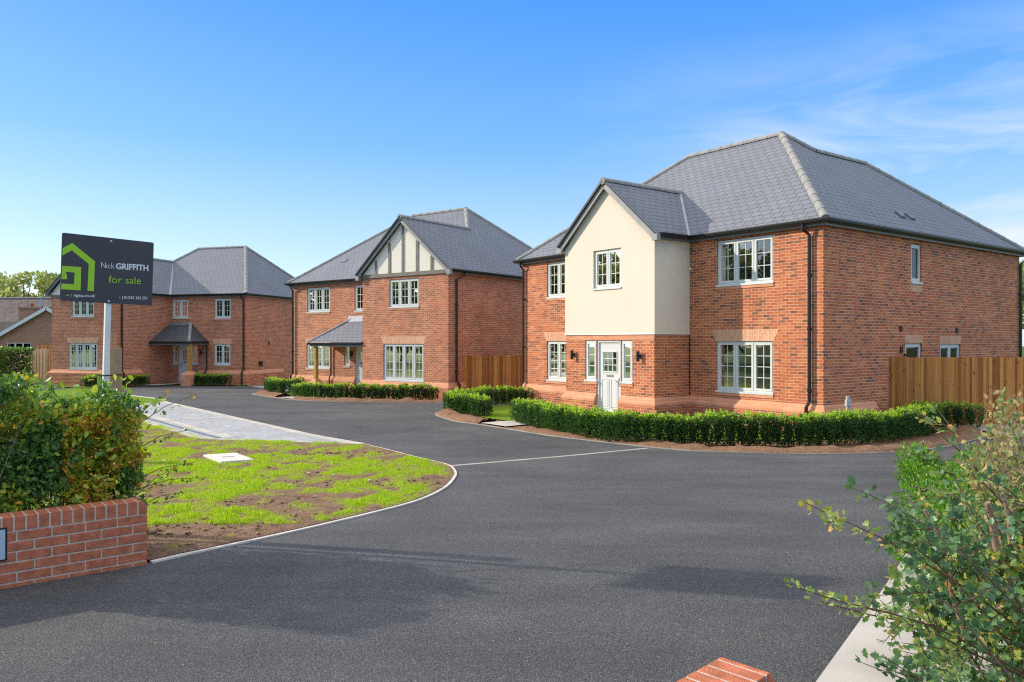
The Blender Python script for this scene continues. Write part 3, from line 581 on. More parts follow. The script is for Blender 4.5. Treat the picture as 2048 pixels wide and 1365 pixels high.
# ================================================================== FAR HOUSE with hipped roof
def house_hip():
    h = empty('brick_house', (*F3.C, 0), F3.rz, 'far left brick house with a dark hipped porch roof in its inner corner', 'house')
    E = 4.45; zt = 4.33; w = MB(); P0 = PF(0.); PW = PF(-3.92); B = .16
    facade(w, P0, 0, 5.07, -1.1, zt, [(.96, 2.03, 3.05, 4.19), (3.8, 4.88, 3.07, 4.17), (.99, 2.05, .43, 1.63), (3.14, 3.6, .45, 1.6), (3.6, 4.47, -.55, 1.6), (4.47, 4.88, .45, 1.6)])
    facade(w, PW, 5.07, 9.40, -1.1, zt, [(6.55, 8.02, 3.07, 4.18), (6.33, 8.24, .26, 1.69)])
    facade(w, PR(0.), 0, 8.6, -1.1, zt); facade(w, PR(5.07), -3.92, 0, -1.1, zt); facade(w, PL(9.4), -3.92, 8.6, -1.1, zt)
    w.face([L3(0, 8.6, -1), L3(9.4, 8.6, -1), L3(9.4, 8.6, zt), L3(0, 8.6, zt)])
    w.build('brick_wall', 'brick2', h)
    window(h, P0, .96, 2.03, 3.05, 4.17, 2, 3); window(h, P0, 3.8, 4.88, 3.07, 4.16, 2, 3, tile=False); window(h, P0, .99, 2.05, .43, 1.63, 2, 3, lintel=.1)
    window(h, P0, 3.14, 3.6, .45, 1.6, 1, 3, 1, room=False, tile=False); window(h, P0, 4.47, 4.88, .45, 1.6, 1, 3, 1, room=False, tile=False)
    door(h, P0, 3.6, 4.47, -.5, 1.6, False); mkroom(h, P0, 3.2, 4.8, -.2, 1.6); lamp(h, P0, 2.9, 1.15)
    window(h, PW, 6.55, 8.02, 3.07, 4.17, 3, 3); window(h, PW, 6.33, 8.24, .26, 1.69, 4, 4, tile=False, lintel=.12)
    plinth(h, [(9.4, 2), (9.4, -3.92), (5.07, -3.92), (5.07, -2.2)], .27, out=.17); plinth(h, [(3.1, 0), (0, 0), (0, 3.6)], B)
    A = (2.9, 4.04, 7.61); A2 = (6.3, 4.04, 7.61); RZ = 6.69; J = (7.235, 2.82, RZ); uc = 7.235
    poly_roof(h, [[(-.15, -.15, E), (4.92, -.15, E), J, A2, A], [(-.15, -.15, E), A, (-.15, 8.8, E)], [(4.92, -4.1, E), (4.92, -.15, E), J, (uc, -4.1, RZ)],
                  [(9.55, -4.1, E), (9.55, -.15, E), J, (uc, -4.1, RZ)], [J, (9.55, -.15, E), (9.55, 8.8, E), A2], [A, A2, (9.55, 8.8, E), (-.15, 8.8, E)]])
    for a, b_ in (((-.15, -.15, E), A), (A2, A), (J, A2), ((-.15, 8.8, E), A)): ridge(h, L3(*a), L3(*b_))
    ridge(h, L3(uc, -4.12, RZ), L3(uc, 2.9, RZ), r=.1)
    v = MB(); v.beam(L3(4.92, -.17, E+.015), L3(*J), .16, .01); v.build('valley_lead', 'lead', h, fix=True)
    timber_gable(h, -3.92, 5.07, 9.40, 4.28, 6.5, [(7.235, 6.3)], 4.14)
    for s, uf in ((1, 4.92), (-1, 9.55)):
        bargeboard(h, L3(uf-.02*s, -4.11, E-.10), L3(uc, -4.11, RZ-.12), 'fascia', h=.18)
        bargeboard(h, L3(uf-.03*s, -4.06, E-.02), L3(uc, -4.06, RZ-.02), 'black', .16, .025, 'verge_strip')
        m = MB(); m.box(-uf-.09, -uf+.09, -4.13, -3.96, E-.24, E-.03); m.build('eave_box', 'fascia', h, fix=True)
    eaves(h, [(5.07, -3.9), (5.07, 0), (0, 0), (0, 8.6)], E); eaves(h, [(9.4, 8.6), (9.4, -3.9)], E)
    downpipe(h, [(.2, -.19, 4.38), (.2, -.19, 4.25), (.1, -.07, 4.1), (.1, -.07, .26), (.14, -.17, .1), (.15, -.17, -.9)], clips=[(.1, -.07, 3.), (.1, -.07, 1.)])
    downpipe(h, [(4.88, -3.6, 4.38), (5.0, -3.62, 4.2), (5.0, -3.62, .26), (4.88, -3.62, .1), (4.88, -3.62, -.9)], clips=[(5.0, -3.62, 3.)])
    t = MB(); zc = E+1.036*(.85); t.beam(L3(.6, 2.7, zc-.12), L3(.8, 2.7, zc+.09), .26, .06); t.build('roof_vent', 'fascia', h, fix=True)
    PS = PR(0.)
    t = MB(); t.pbox(PS, 2.1, 2.24, 1.6, 1.75, -.03, .01); t.pbox(PS, 2.12, 2.22, 1.63, 1.72, -.04, -.0305); t.build('wall_vent', 'ventm', h, fix=True)
    t = MB(); t.tube([PS(1.3, .55, 0), PS(1.3, .55, -.16)], .11, 10); t.tube([PS(1.3, .44, -.12), PS(1.3, .34, -.14)], .06, 8); t.build('boiler_flue', 'black', h, fix=True)
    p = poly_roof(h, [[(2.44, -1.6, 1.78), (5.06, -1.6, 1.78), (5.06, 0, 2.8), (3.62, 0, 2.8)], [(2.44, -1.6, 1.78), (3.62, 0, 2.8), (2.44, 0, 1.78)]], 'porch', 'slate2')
    ridge(p, L3(2.44, -1.6, 1.79), L3(3.62, -.02, 2.82), r=.09, seg=.4)
    m = MB(); m.face([L3(5.05, -.01, 2.88), L3(3.5, -.01, 2.88), L3(3.75, -.2, 2.69), L3(5.05, -.2, 2.69)]); m.build('lead_flashing', 'fascia', p)
    m = MB(); m.sweep([(-5.05, -1.55), (-2.5, -1.55), (-2.5, 0)], [(0, 1.58), (.03, 1.58), (.03, 1.76), (0, 1.76)]); m.build('porch_fascia', 'fascia', p, fix=True)
    m = MB(); m.sweep([(-5.05, -1.55), (-2.5, -1.55), (-2.5, 0)], [(.035, 1.72), (.06, 1.67), (.10, 1.67), (.125, 1.72), (.125, 1.75), (.035, 1.75)]); m.build('porch_gutter', 'black', p, fix=True)
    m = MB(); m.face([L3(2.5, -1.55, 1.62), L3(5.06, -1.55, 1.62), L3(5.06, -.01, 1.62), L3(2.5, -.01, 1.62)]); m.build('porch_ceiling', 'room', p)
    m = MB(); m.box(-2.66, -2.46, -1.5, -1.3, .14, 1.62); m.build('oak_post', 'oak', p, fix=True, bevel=.006)
    m = MB(); m.box(-2.9, -2.3, -1.7, -1.1, -.9, -.05); m.hexa([(-2.9, -1.7, -.05), (-2.3, -1.7, -.05), (-2.3, -1.1, -.05), (-2.9, -1.1, -.05), (-2.72, -1.55, .14), (-2.42, -1.55, .14), (-2.42, -1.25, .14), (-2.72, -1.25, .14)]); m.build('brick_pier', 'plinthb', p, fix=True)
    downpipe(h, [(2.5, -.3, 1.68), (2.5, -.08, 1.5), (2.5, -.08, .2), (2.55, -.18, .05), (2.55, -.18, -.9)], .035)
house_hip()

# ================================================================== background dwellings
def bungalow():
    h = empty('bungalow', (-37.36, 62, -.76), 0, 'old brown brick bungalow with white verge boards and a chimney, left of the far house', 'house')
    z = .76; ap = 4.40+z; ev = 1.85+z; hw = 4.45
    w = MB(); ops = [(-3.3, -1.4, .9+z, 1.66+z)]
    P = lambda a, zz, d: (a, d, zz)
    facade(w, P, -hw, hw, 0, ev, ops); w.face([(-hw, 0, ev), (hw, 0, ev), (0, 0, ap)])
    for x in (-hw, hw): w.face([(x, 0, 0), (x, 10, 0), (x, 10, ev), (x, 0, ev)])
    w.build('wall', 'oldbrick', h)
    f = MB()
    for k in range(4): x = -3.3+k*1.9/3; f.box(x-.05, x+.05, .03, .1, .9+z, 1.66+z)
    f.box(-3.35, -1.35, .02, .11, 1.6+z, 1.68+z); f.box(-3.35, -1.35, .02, .11, .86+z, .94+z); fo = f.build('window', 'upvc', h, fix=True)
    g = MB(); g.face([(-3.3, .06, .9+z), (-1.4, .06, .9+z), (-1.4, .06, 1.66+z), (-3.3, .06, 1.66+z)]); g.build('pane', 'glass', fo)
    mkroom(h, P, -3.3, -1.4, .9+z, 1.66+z)
    r = MB(); o = .3; k = (ap-ev)/hw; up = .12
    r.face([(-hw-o, -.25, ev-o*k+up), (0, -.25, ap+up), (0, 10, ap+up), (-hw-o, 10, ev-o*k+up)]); r.face([(0, -.25, ap+up), (hw+o, -.25, ev-o*k+up), (hw+o, 10, ev-o*k+up), (0, 10, ap+up)])
    r.face([(-12, 4, 1.7+z), (-2, 4, 1.7+z), (-2, 7, 3.55+z), (-12, 7, 3.55+z)])
    r.face([(-12, 10, 1.7+z), (-2, 10, 1.7+z), (-2, 7, 3.55+z), (-12, 7, 3.55+z)])
    r.build('roof', 'darktile', h)
    w2 = MB(); w2.box(-11.7, -4.4, 4.3, 9.7, 0, 1.9+z); w2.build('wing_wall', 'oldbrick', h, fix=True)
    b = MB(); b.beam((-hw-o, -.27, ev-o*k+.03), (0, -.27, ap+.03), .04, .26); b.beam((hw+o, -.27, ev-o*k+.03), (0, -.27, ap+.03), .04, .26); b.build('verge_board', 'upvc', h, fix=True)
    c = MB(); c.box(-4.6, -3.4, 3.5, 4.6, 3.+z, 4.55+z); c.box(-4.67, -3.33, 3.43, 4.67, 4.55+z, 4.72+z); co = c.build('chimney', 'oldbrick', h, fix=True)
    for x, mt in ((-4.2, 'lead'), (-3.75, 'terracotta')):
        c = MB(); c.tube([(x, 4, 4.72+z), (x, 4, 5.0+z)], .13, 10, .17); c.build('chimney_pot', mt, co)
    c = MB(); c.tube([(-2.9, 4, 3.2+z), (-2.9, 4, 4.9+z)], .035, 6); c.build('mast', 'black', co)
    d = MB(); n = 12; base = []
    for ring, (rr, dy) in enumerate(((.02, .10), (.2, .06), (.34, 0))):
        base.append(len(d.v))
        for j in range(n): d.v.append((-2.95+rr*.5*math.cos(6.283*j/n), 3.9-dy*0+.2*rr*math.cos(6.283*j/n), 5.1+z+rr*math.sin(6.283*j/n)))
    for ring in range(2):
        for j in range(n): d.f.append([base[ring]+j, base[ring]+(j+1) % n, base[ring+1]+(j+1) % n, base[ring+1]+j]); d.a.append(0)
    d.build('satellite_dish', 'greybox', co)
bungalow()
def farhouse():
    h = empty('house', (-54, 84, -.8), 0, 'brown tiled house roof far behind the bungalow, under the trees', 'house')
    w = MB(); w.box(-14, 8, 0, 8, 0, 4.2); w.build('wall', 'oldbrick', h, fix=True)
    r = MB(); r.face([(-14.5, -.4, 4.0), (8.5, -.4, 4.0), (8.5, 4, 7.5), (-14.5, 4, 7.5)]); r.face([(-14.5, 8.4, 4.0), (8.5, 8.4, 4.0), (8.5, 4, 7.5), (-14.5, 4, 7.5)])
    r.build('roof', 'oldtile', h); ridge(h, (-14.5, 4, 7.52), (8.5, 4, 7.52), r=.14, seg=.5)
    a = MB(); a.tube([(2.3, 3.9, 7.4), (2.3, 3.9, 9.6)], .03, 5); a.beam((2.0, 3.9, 9.5), (2.6, 3.9, 9.5), .03, .03); a.build('aerial', 'black', h)
farhouse()

# ================================================================== ground sheets
BK = [p[0] for p in GP[1:-1]]
def sheet(name, pts, off, mat, res=None, label=None, uvrot=0, jit=0, thick=False):
    bm = bmesh.new(); vs = [bm.verts.new((x, y, 0)) for x, y in pts]; bm.faces.new(vs); bmesh.ops.triangulate(bm, faces=bm.faces)
    ys = [p[1] for p in pts]; xs = [p[0] for p in pts]; cuts = [('y', b) for b in BK if min(ys) < b < max(ys)]
    if res:
        k = min(ys)+res
        while k < max(ys): cuts.append(('y', k)); k += res
        k = min(xs)+res
        while k < max(xs): cuts.append(('x', k)); k += res
    for ax, c in cuts:
        no = (0, 1, 0) if ax == 'y' else (1, 0, 0); co = (0, c, 0) if ax == 'y' else (c, 0, 0)
        bmesh.ops.bisect_plane(bm, geom=bm.verts[:]+bm.edges[:]+bm.faces[:], plane_co=co, plane_no=no, dist=1e-5)
    for v in bm.verts:
        v.co.z = gz(v.co.y)+off
        if jit and not v.is_boundary: v.co.z += jit*noise.noise(Vector((v.co.x*1.3, v.co.y*1.3, 0)))+.4*jit*noise.noise(Vector((v.co.x*5, v.co.y*5, 3)))
    bmesh.ops.recalc_face_normals(bm, faces=bm.faces)
    me = bpy.data.meshes.new(name); bm.to_mesh(me); bm.free()
    if me.polygons[0].normal.z < 0: me.flip_normals()
    uvl = me.uv_layers.new(name='UVMap'); c, s = math.cos(uvrot), math.sin(uvrot)
    for l in me.loops:
        q = me.vertices[l.vertex_index].co; uvl.data[l.index].uv = (q.x*c+q.y*s, -q.x*s+q.y*c)
    me.materials.append(M[mat]); o = bpy.data.objects.new(name, me); COL.objects.link(o)
    o['kind'] = 'structure'
    if jit: me.shade_smooth()
    return o
def smooth_path(pts, n=6):
    out = []
    for i in range(len(pts)-1):
        p0 = pts[max(i-1, 0)]; p1 = pts[i]; p2 = pts[i+1]; p3 = pts[min(i+2, len(pts)-1)]
        for k in range(n):
            t = k/n; out.append(tuple(.5*((2*p1[j])+(-p0[j]+p2[j])*t+(2*p0[j]-5*p1[j]+4*p2[j]-p3[j])*t*t+(-p0[j]+3*p1[j]-3*p2[j]+p3[j])*t**3) for j in (0, 1)))
    return out+[pts[-1]]
def strip(name, path, w, off, h, mat='kerb', side=1):
    pts = []
    for a, b in zip(path, path[1:]):
        pts.append(a)
        for k in BK:
            if (a[1]-k)*(b[1]-k) < 0: t = (k-a[1])/(b[1]-a[1]); pts.append((a[0]+(b[0]-a[0])*t, k))
    pts.append(path[-1])
    # long straight runs are subdivided by the terrain breaks above
    p3 = [(x, y, gz(y)) for x, y in pts]
    mb = MB(); mb.sweep(p3, [(0, off-.05), (w*side, off-.05), (w*side, off+h), (0, off+h)]); o = mb.build(name, mat, None, fix=True); o['kind'] = 'structure'; return o
sheet('ground', [(-300, -60), (300, -60), (300, 390), (-300, 390)], -.03, 'land')
sheet('driveway', [(-14, -8), (9, -8), (9, 2), (7, 8), (14, 13), (16, 19), (12.5, 19.9), (9, 19.9), (5, 18), (3, 20), (0, 27), (-1, 30), (-2.3, 29.6), (-8.9, 34), (-12, 41), (-14.5, 41.8), (-24, 45.5), (-31, 45), (-30, 30), (-14, 25)], 0, 'asphalt')
verge = smooth_path([(-2.96, 6.29), (-2.64, 6.72), (-2.08, 7.54), (-1.47, 8.56), (-1.14, 9.25), (-.93, 10.14), (-.87, 11.09), (-.9, 11.8), (-1.07, 12.62), (-1.45, 13.3), (-2.35, 14.83), (-3.1, 16.0)], 5)
# verge soil with patchy grass cover
def cover(x, y):
    n = .45*noise.noise(Vector((x*.6+3, y*.45, 0)))+.75*noise.noise(Vector((x*1.7, y*1.05, 7)))+.75*noise.noise(Vector((x*3.6, y*2.3, 2)))+.5*noise.noise(Vector((x*9, y*7, 2)))
    return n+.15-(.5 if (y < 7.7 and x < -1.9) else 0)
vo = sheet('verge_soil', [(x+.004, y) for x, y in verge]+[(-6.74, 17.0), (-8.57, 19.3), (-11.4, 22.8), (-14, 26), (-16, 25), (-12, 12), (-9, 3), (-6.5, 3.8), (-3.2, 6.3)], .022, 'soilv', res=.12, jit=.02)
at = vo.data.attributes.new('cover', 'FLOAT', 'POINT')
at.data.foreach_set('value', np.array([min(1, max(0, cover(v.co.x, v.co.y)*3+.25)) for v in vo.data.vertices], dtype=np.float32))
strip('kerb', verge, .05, 0, .016, side=1)
pv = [(-13.05, 28.95), (-8.4, 22.87), (-4.24, 17.47), (-3.07, 16.02), (-6.72, 17.07), (-8.57, 19.36), (-11.39, 22.87), (-14.2, 26.3), (-13.29, 27.3)]
sheet('block_paving', pv, .022, 'paver', uvrot=R(128))
strip('paving_edge', [(-13.02, 28.95), (-8.37, 22.87), (-4.21, 17.47), (-3.04, 16.02)], .22, .0, .028, 'paveedge', side=1)
strip('paving_edge', [(-3.1, 15.99), (-6.72, 17.02)], .12, .0, .032, 'paveedge', side=-1)
strip('paving_edge', [(-6.74, 17.06), (-8.57, 19.33), (-11.39, 22.84), (-14.2, 26.3)], .16, .0, .034, 'paveedge', side=-1)
strip('drain_channel', [(-6.6, 17.2), (-8.4, 19.43), (-11.22, 22.95), (-14.0, 26.4)], .10, .0, .030, 'fascia', side=1)
strip('paving_edge', [(-6.42, 17.3), (-8.22, 19.55), (-11.05, 23.07), (-13.8, 26.45)], .2, .0, .030, 'paveedge', side=1)
strip('paving_band', [(-9.86, 21.5), (-8.45, 22.42)], .2, .0, .029, 'paveedge')
strip('paving_edge', [(-13.35, 27.3), (-13.05, 28.95)], .16, .0, .031, 'paveedge')
tg = smooth_path([(-22, 40), (-17.29, 33.96), (-15.71, 32.13), (-14.2, 30.6), (-13.15, 29.3)], 4)
sheet('grass_verge', tg+[(-13.1, 28.9), (-13.43, 27.2), (-14.4, 26.3), (-22, 30)], .03, 'lawn', res=.5, jit=.02)
strip('kerb', tg, .08, 0, .05)
strip('drain_channel', [(-1.05, 12.62), (2.68, 15.37)], .10, .0, .006, 'kerbdull')
# bed round the near house
kb = smooth_path([(-1.3, 26.6), (-2.0, 25.2), (-2.33, 24.0), (-2.2, 23.0), (-1.53, 21.31), (-.79, 20.4), (-.18, 19.5), (1.3, 17.36), (2.74, 15.55), (3.7, 14.75), (5.25, 14.33), (6.9, 14.5), (8.48, 15.34), (10.2, 17.0), (10.95, 17.9), (11.6, 19.2)], 5)
sheet('flower_bed', kb+[(11.3, 19.8), (8.6, 20), (4.2, 20.6), (0, 26.9)], .02, 'soilb', res=.5, jit=.02)
strip('kerb', kb, .028, 0, .02, 'kerbdull', side=1)
def mound(path, w=.5, h=.13, seed=0):
    mb = MB(); n = 7; pts = []
    for a, b in zip(path, path[1:]):
        L = math.dist(a, b); k = max(1, int(L/.12))
        for i in range(k): pts.append((a[0]+(b[0]-a[0])*i/k, a[1]+(b[1]-a[1])*i/k))
    pts.append(path[-1])
    for i, (x, y) in enumerate(pts):
        a = pts[max(i-1, 0)]; b = pts[min(i+1, len(pts)-1)]; d = Vector((b[0]-a[0], b[1]-a[1])).normalized(); nx, ny = -d.y, d.x
        for j in range(n+1):
            t = j/n; q = x+nx*t*w, y+ny*t*w
            hh = h*math.sin(math.pi*min(1, t*1.05))**.8 if 0 < j < n else 0
            hh *= .75+.8*noise.noise(Vector((q[0]*2.2, q[1]*2.2, seed)))+.5*noise.noise(Vector((q[0]*8, q[1]*8, seed)))
            mb.v.append((q[0], q[1], gz(q[1])+.022+max(0, hh)))
    for i in range(len(pts)-1):
        for j in range(n): k = i*(n+1)+j; mb.f.append([k, k+1, k+n+2, k+n+1]); mb.a.append(0)
    o = mb.build('soil_mound', 'soilb', None, smooth=True, fix=True); o['kind'] = 'structure'; return o
mound([p for p in kb if p[1] < 24.6 and p[0] < -.8 and p[1] > 20.4], .75, .16)
mound([p for p in kb if (p[0] > -.15 and p[1] < 19.7)], .52, .10)
sheet('lawn', [(-1.1, 24.6), (-.9, 22.3), (-.2, 21.2), (.7, 20.6), (2.4, 22.6), (1.6, 25.0), (0.2, 26.6), (-.9, 26.6)], .045, 'lawn', res=.5, jit=.01)
sheet('lawn', [(2.2, 18.6), (3.2, 17), (4.2, 16.5), (6.2, 16.4), (7.6, 17.2), (6.5, 18.2), (3.4, 20.8)], .05, 'lawn', res=.5, jit=.01)
sheet('garden_path', [(-.82, 20.48), (-.16, 19.55), (.3, 20.0), (2.9, 20.9), (2.4, 22.0), (-.3, 20.9)], .055, 'concrete')
sheet('gravel', [(11.2, 17.6), (16, 16), (18, 20.5), (10.5, 20.5), (11.6, 19.2)], .03, 'gravel', res=.4, jit=.03)
kb2 = smooth_path([(-8.6, 38.0), (-10.6, 36.0), (-11.5, 34.6), (-11.2, 33.6), (-10.2, 32.2), (-9.28, 30.9), (-8.58, 30.1), (-7.2, 29.2), (-5.03, 28.62), (-2.5, 28.4), (-1.2, 28.5), (-.9, 29.5)], 4)
sheet('flower_bed', kb2+[(-1.5, 30.2), (-7, 33), (-8, 38)], .02, 'soilb', res=.6, jit=.02)
strip('kerb', kb2, .04, 0, .02, 'kerbdull', side=1)
mound([p for p in kb2 if p[0] < -9.5 and p[1] < 35], .8, .13, 3); mound([p for p in kb2 if p[0] > -8.7 and p[1] < 30.2 and p[0] < -2.4], .6, .13, 4)
sheet('lawn', [(-10.6, 34.2), (-9.4, 33), (-6.5, 31.3), (-7.5, 34), (-9.6, 36)], .045, 'lawn')
sheet('garden_path', [(-9.35, 31.0), (-8.65, 30.15), (-8.0, 30.8), (-8.8, 31.7)], .05, 'concrete')
# in front of the far house
def w3(u, v): return F3.w(u, v)
sheet('lawn', [w3(-.3, -1.0), w3(3.6, -1.0), w3(3.6, -2.6), w3(5.0, -2.8), w3(5.0, 0), w3(-.3, 0)][::1], .03, 'lawn')
sheet('flower_bed', [w3(.1, -1.35), w3(3.2, -1.7), w3(3.2, -.4), w3(.1, -.4)], .06, 'soilb')
sheet('flower_bed', [w3(5.0, -2.1), w3(6.2, -5.9), w3(5.0, -5.9), w3(4.4, -2.1)], .055, 'soilb')
sheet('garden_path', [w3(3.6, -.1), w3(4.5, -.1), w3(4.75, -2.9), w3(3.75, -2.7)], .07, 'concrete')
sheet('lawn', [w3(5.2, -4.0), w3(10.5, -4.0), w3(10.5, -5.1), w3(5.4, -5.1)], .05, 'lawn')
sheet('block_paving', [(-13.9, 41.6), (-11.6, 38.0), (-10.6, 36.1), (-9.2, 38.2), (-11.5, 44)], .02, 'paver')
strip('paving_edge', [(-13.9, 41.5), (-10.8, 36.3)], .15, 0, .03, 'paveedge')
# concrete apron and soil at the lower right
sheet('concrete_path', [(1.5, 3.9), (1.0, 3.2), (6, -2), (9, 3), (7, 7.5), (3.4, 6.6), (2.62, 5.47)], .02, 'concrete')
sheet('bed_soil', [(3.1, 5.3), (3.6, 4.0), (6, 2.5), (9, 3), (8.5, 9), (7.4, 11.2), (5.3, 9.0), (3.7, 6.2)], .03, 'soilb', res=.5, jit=.04)

# ------------------------------------------------------------------ manhole lid, marker post, stones
def lid():
    z = gz(13.4)+.035; mb = MB(); c = [(-5.52, 13.76), (-5.05, 14.11), (-4.37, 13.05), (-4.8, 12.7)]
    f = [(x, y, gz(y)+.0) for x, y in c]; g = [(x, y, gz(y)+.06) for x, y in c]
    mb.hexa(f+g); o = mb.build('inspection_cover', 'lid', None, fix=True, bevel=.008)
    k = MB(); k.beam((-5.02, 13.33, gz(13.33)+.062), (-4.86, 13.45, gz(13.45)+.062), .03, .012); k.build('lifting_slot', 'lead', o, fix=True)
    tag(o, 'pale square concrete inspection cover lying in the patchy grass', 'cover')
lid()
def marker():
    o = empty('marker_post', (7.55, 17.3, gz(17.3)), 0, 'small grey marker post with a box head rising behind the long clipped hedge', 'post')
    m = MB(); m.box(-.035, .035, -.035, .035, 0, .95); m.build('post', 'greybox', o, fix=True)
    m = MB(); m.box(-.055, .055, -.05, .05, .72, .87); m.build('head', 'greybox', o, fix=True, bevel=.008)
marker()

# ------------------------------------------------------------------ close-board fences
def fence(p0, p1, zb, zt, label, mat='fence', group=None, bw=.085, gravel_board=True):
    d = Vector((p1[0]-p0[0], p1[1]-p0[1])); L = d.length; ang = math.atan2(d.y, d.x)
    o = empty('close_board_fence', (p0[0], p0[1], zb), ang, label, 'fence', group); H = zt-zb
    mb = MB(); x = 0; k = 0
    while x < L:
        w = bw*random.uniform(.88, 1.1); y = -.012 if k % 2 else 0
        mb.hexa([(x, y-.012, .15), (x+w, y-.028+.008, .15), (x+w, y+.004, .15), (x, y, .15), (x, y-.012, H+random.uniform(-.006, .006)), (x+w, y-.02, H+random.uniform(-.006, .006)), (x+w, y+.004, H), (x, y, H)], random.random())
        x += w*.93; k += 1
    mb.build('board_panel', mat, o, fix=True)
    if gravel_board: g = MB(); g.box(0, L, -.02, .03, -.15, .148, .3); g.build('gravel_board', mat, o, fix=True)
    n = max(1, int(L/1.8))
    for i in range(n+1):
        p = MB(); xx = min(L*i/n, L-.05); p.box(xx, xx+.09, .05, .14, -.2, H-.02, .2); p.build('post', mat, o, fix=True)
    r = MB()
    for z in (.4, .95, H-.25): r.box(0, L, .006, .049, z, z+.07, .1)
    r.build('rail', mat, o, fix=True)
    return o
fence((9.87, 20.19), (16.0, 20.45), gz(20), 1.37, 'tall close board fence running off the right side wall of the near house')
fence((-1.94, 30.2), (3.2, 30.2), gz(30), 1.23, 'close board fence closing the gap between the middle house and the near house')
fence((-30.6, 47.9), (-28.0, 46.4), gz(47), 1.32, 'weathered close board fence at the left corner of the far house', 'fence2')
fence((-33, 53.5), (-27.5, 51.0), gz(52), 1.5, 'orange close board fence just showing above the weathered fence')

# ================================================================== foliage
HAW = ([(0, 0, 0), (.0, .35, .0), (0, .7, -.02), (0, 1, -.06), (.10, .18, .03), (.36, .30, .10), (.22, .42, .06), (.46, .62, .12), (.24, .66, .06), (.2, .88, .04),
        (-.10, .18, .03), (-.36, .30, .10), (-.22, .42, .06), (-.46, .62, .12), (-.24, .66, .06), (-.2, .88, .04)],
       [[0, 4, 5, 6, 1], [1, 6, 7, 8, 2], [2, 8, 9, 3], [0, 1, 11+1, 11, 10], [1, 2, 14, 13, 12], [2, 3, 15, 14]])
OVAL = ([(0, 0, 0), (0, .5, -.03), (0, 1, -.08), (.26, .3, .07), (.24, .72, .05), (-.26, .3, .07), (-.24, .72, .05)], [[0, 3, 4, 2, 1], [0, 1, 2, 6, 5]])
QUAD = ([(0, 0, 0), (.32, .5, .05), (0, 1, 0), (-.32, .5, .05)], [[0, 1, 2, 3]])
BLADE = ([(-.5, 0, 0), (.5, 0, 0), (0, 1, 0)], [[0, 1, 2]])
def leaves(name, pos, axis, size, tmpl, mat, tint, parent=None, roll=None, wscale=1.):
    pos = np.asarray(pos, float); n = len(pos); ax = np.asarray(axis, float); ax /= np.linalg.norm(ax, axis=1)[:, None]+1e-9
    ref = rng.normal(size=(n, 3)) if roll is None else np.asarray(roll, float)
    sd = np.cross(ax, ref); sd /= np.linalg.norm(sd, axis=1)[:, None]+1e-9; nm = np.cross(sd, ax)
    T = np.array(tmpl[0], float); size = np.broadcast_to(np.asarray(size, float), (n,))
    V = (pos[:, None, :]+size[:, None, None]*(T[None, :, 0:1]*wscale*sd[:, None, :]+T[None, :, 1:2]*ax[:, None, :]+T[None, :, 2:3]*nm[:, None, :])).reshape(-1, 3)
    k = len(T); fl = [len(f) for f in tmpl[1]]; idx = np.concatenate([np.array(f) for f in tmpl[1]])
    loops = (idx[None, :]+(np.arange(n)*k)[:, None]).ravel(); tot = np.tile(fl, n); start = np.concatenate([[0], np.cumsum(tot)[:-1]])
    me = bpy.data.meshes.new(name); me.vertices.add(len(V)); me.vertices.foreach_set('co', V.ravel())
    me.loops.add(len(loops)); me.loops.foreach_set('vertex_index', loops.astype(np.int32))
    me.polygons.add(len(tot)); me.polygons.foreach_set('loop_start', start.astype(np.int32))
    me.update(calc_edges=True)
    a = me.attributes.new('tint', 'FLOAT', 'FACE'); a.data.foreach_set('value', np.repeat(np.asarray(tint, np.float32), len(fl)))
    me.materials.append(M[mat]); o = bpy.data.objects.new(name, me); COL.objects.link(o)
    if parent: o.parent = parent
    return o
def resample(path, step):
    out = [path[0]]; acc = 0
    for a, b in zip(path, path[1:]):
        L = math.dist(a, b); t = step-acc
        while t <= L: out.append((a[0]+(b[0]-a[0])*t/L, a[1]+(b[1]-a[1])*t/L)); t += step
        acc = L-(t-step)
    return out
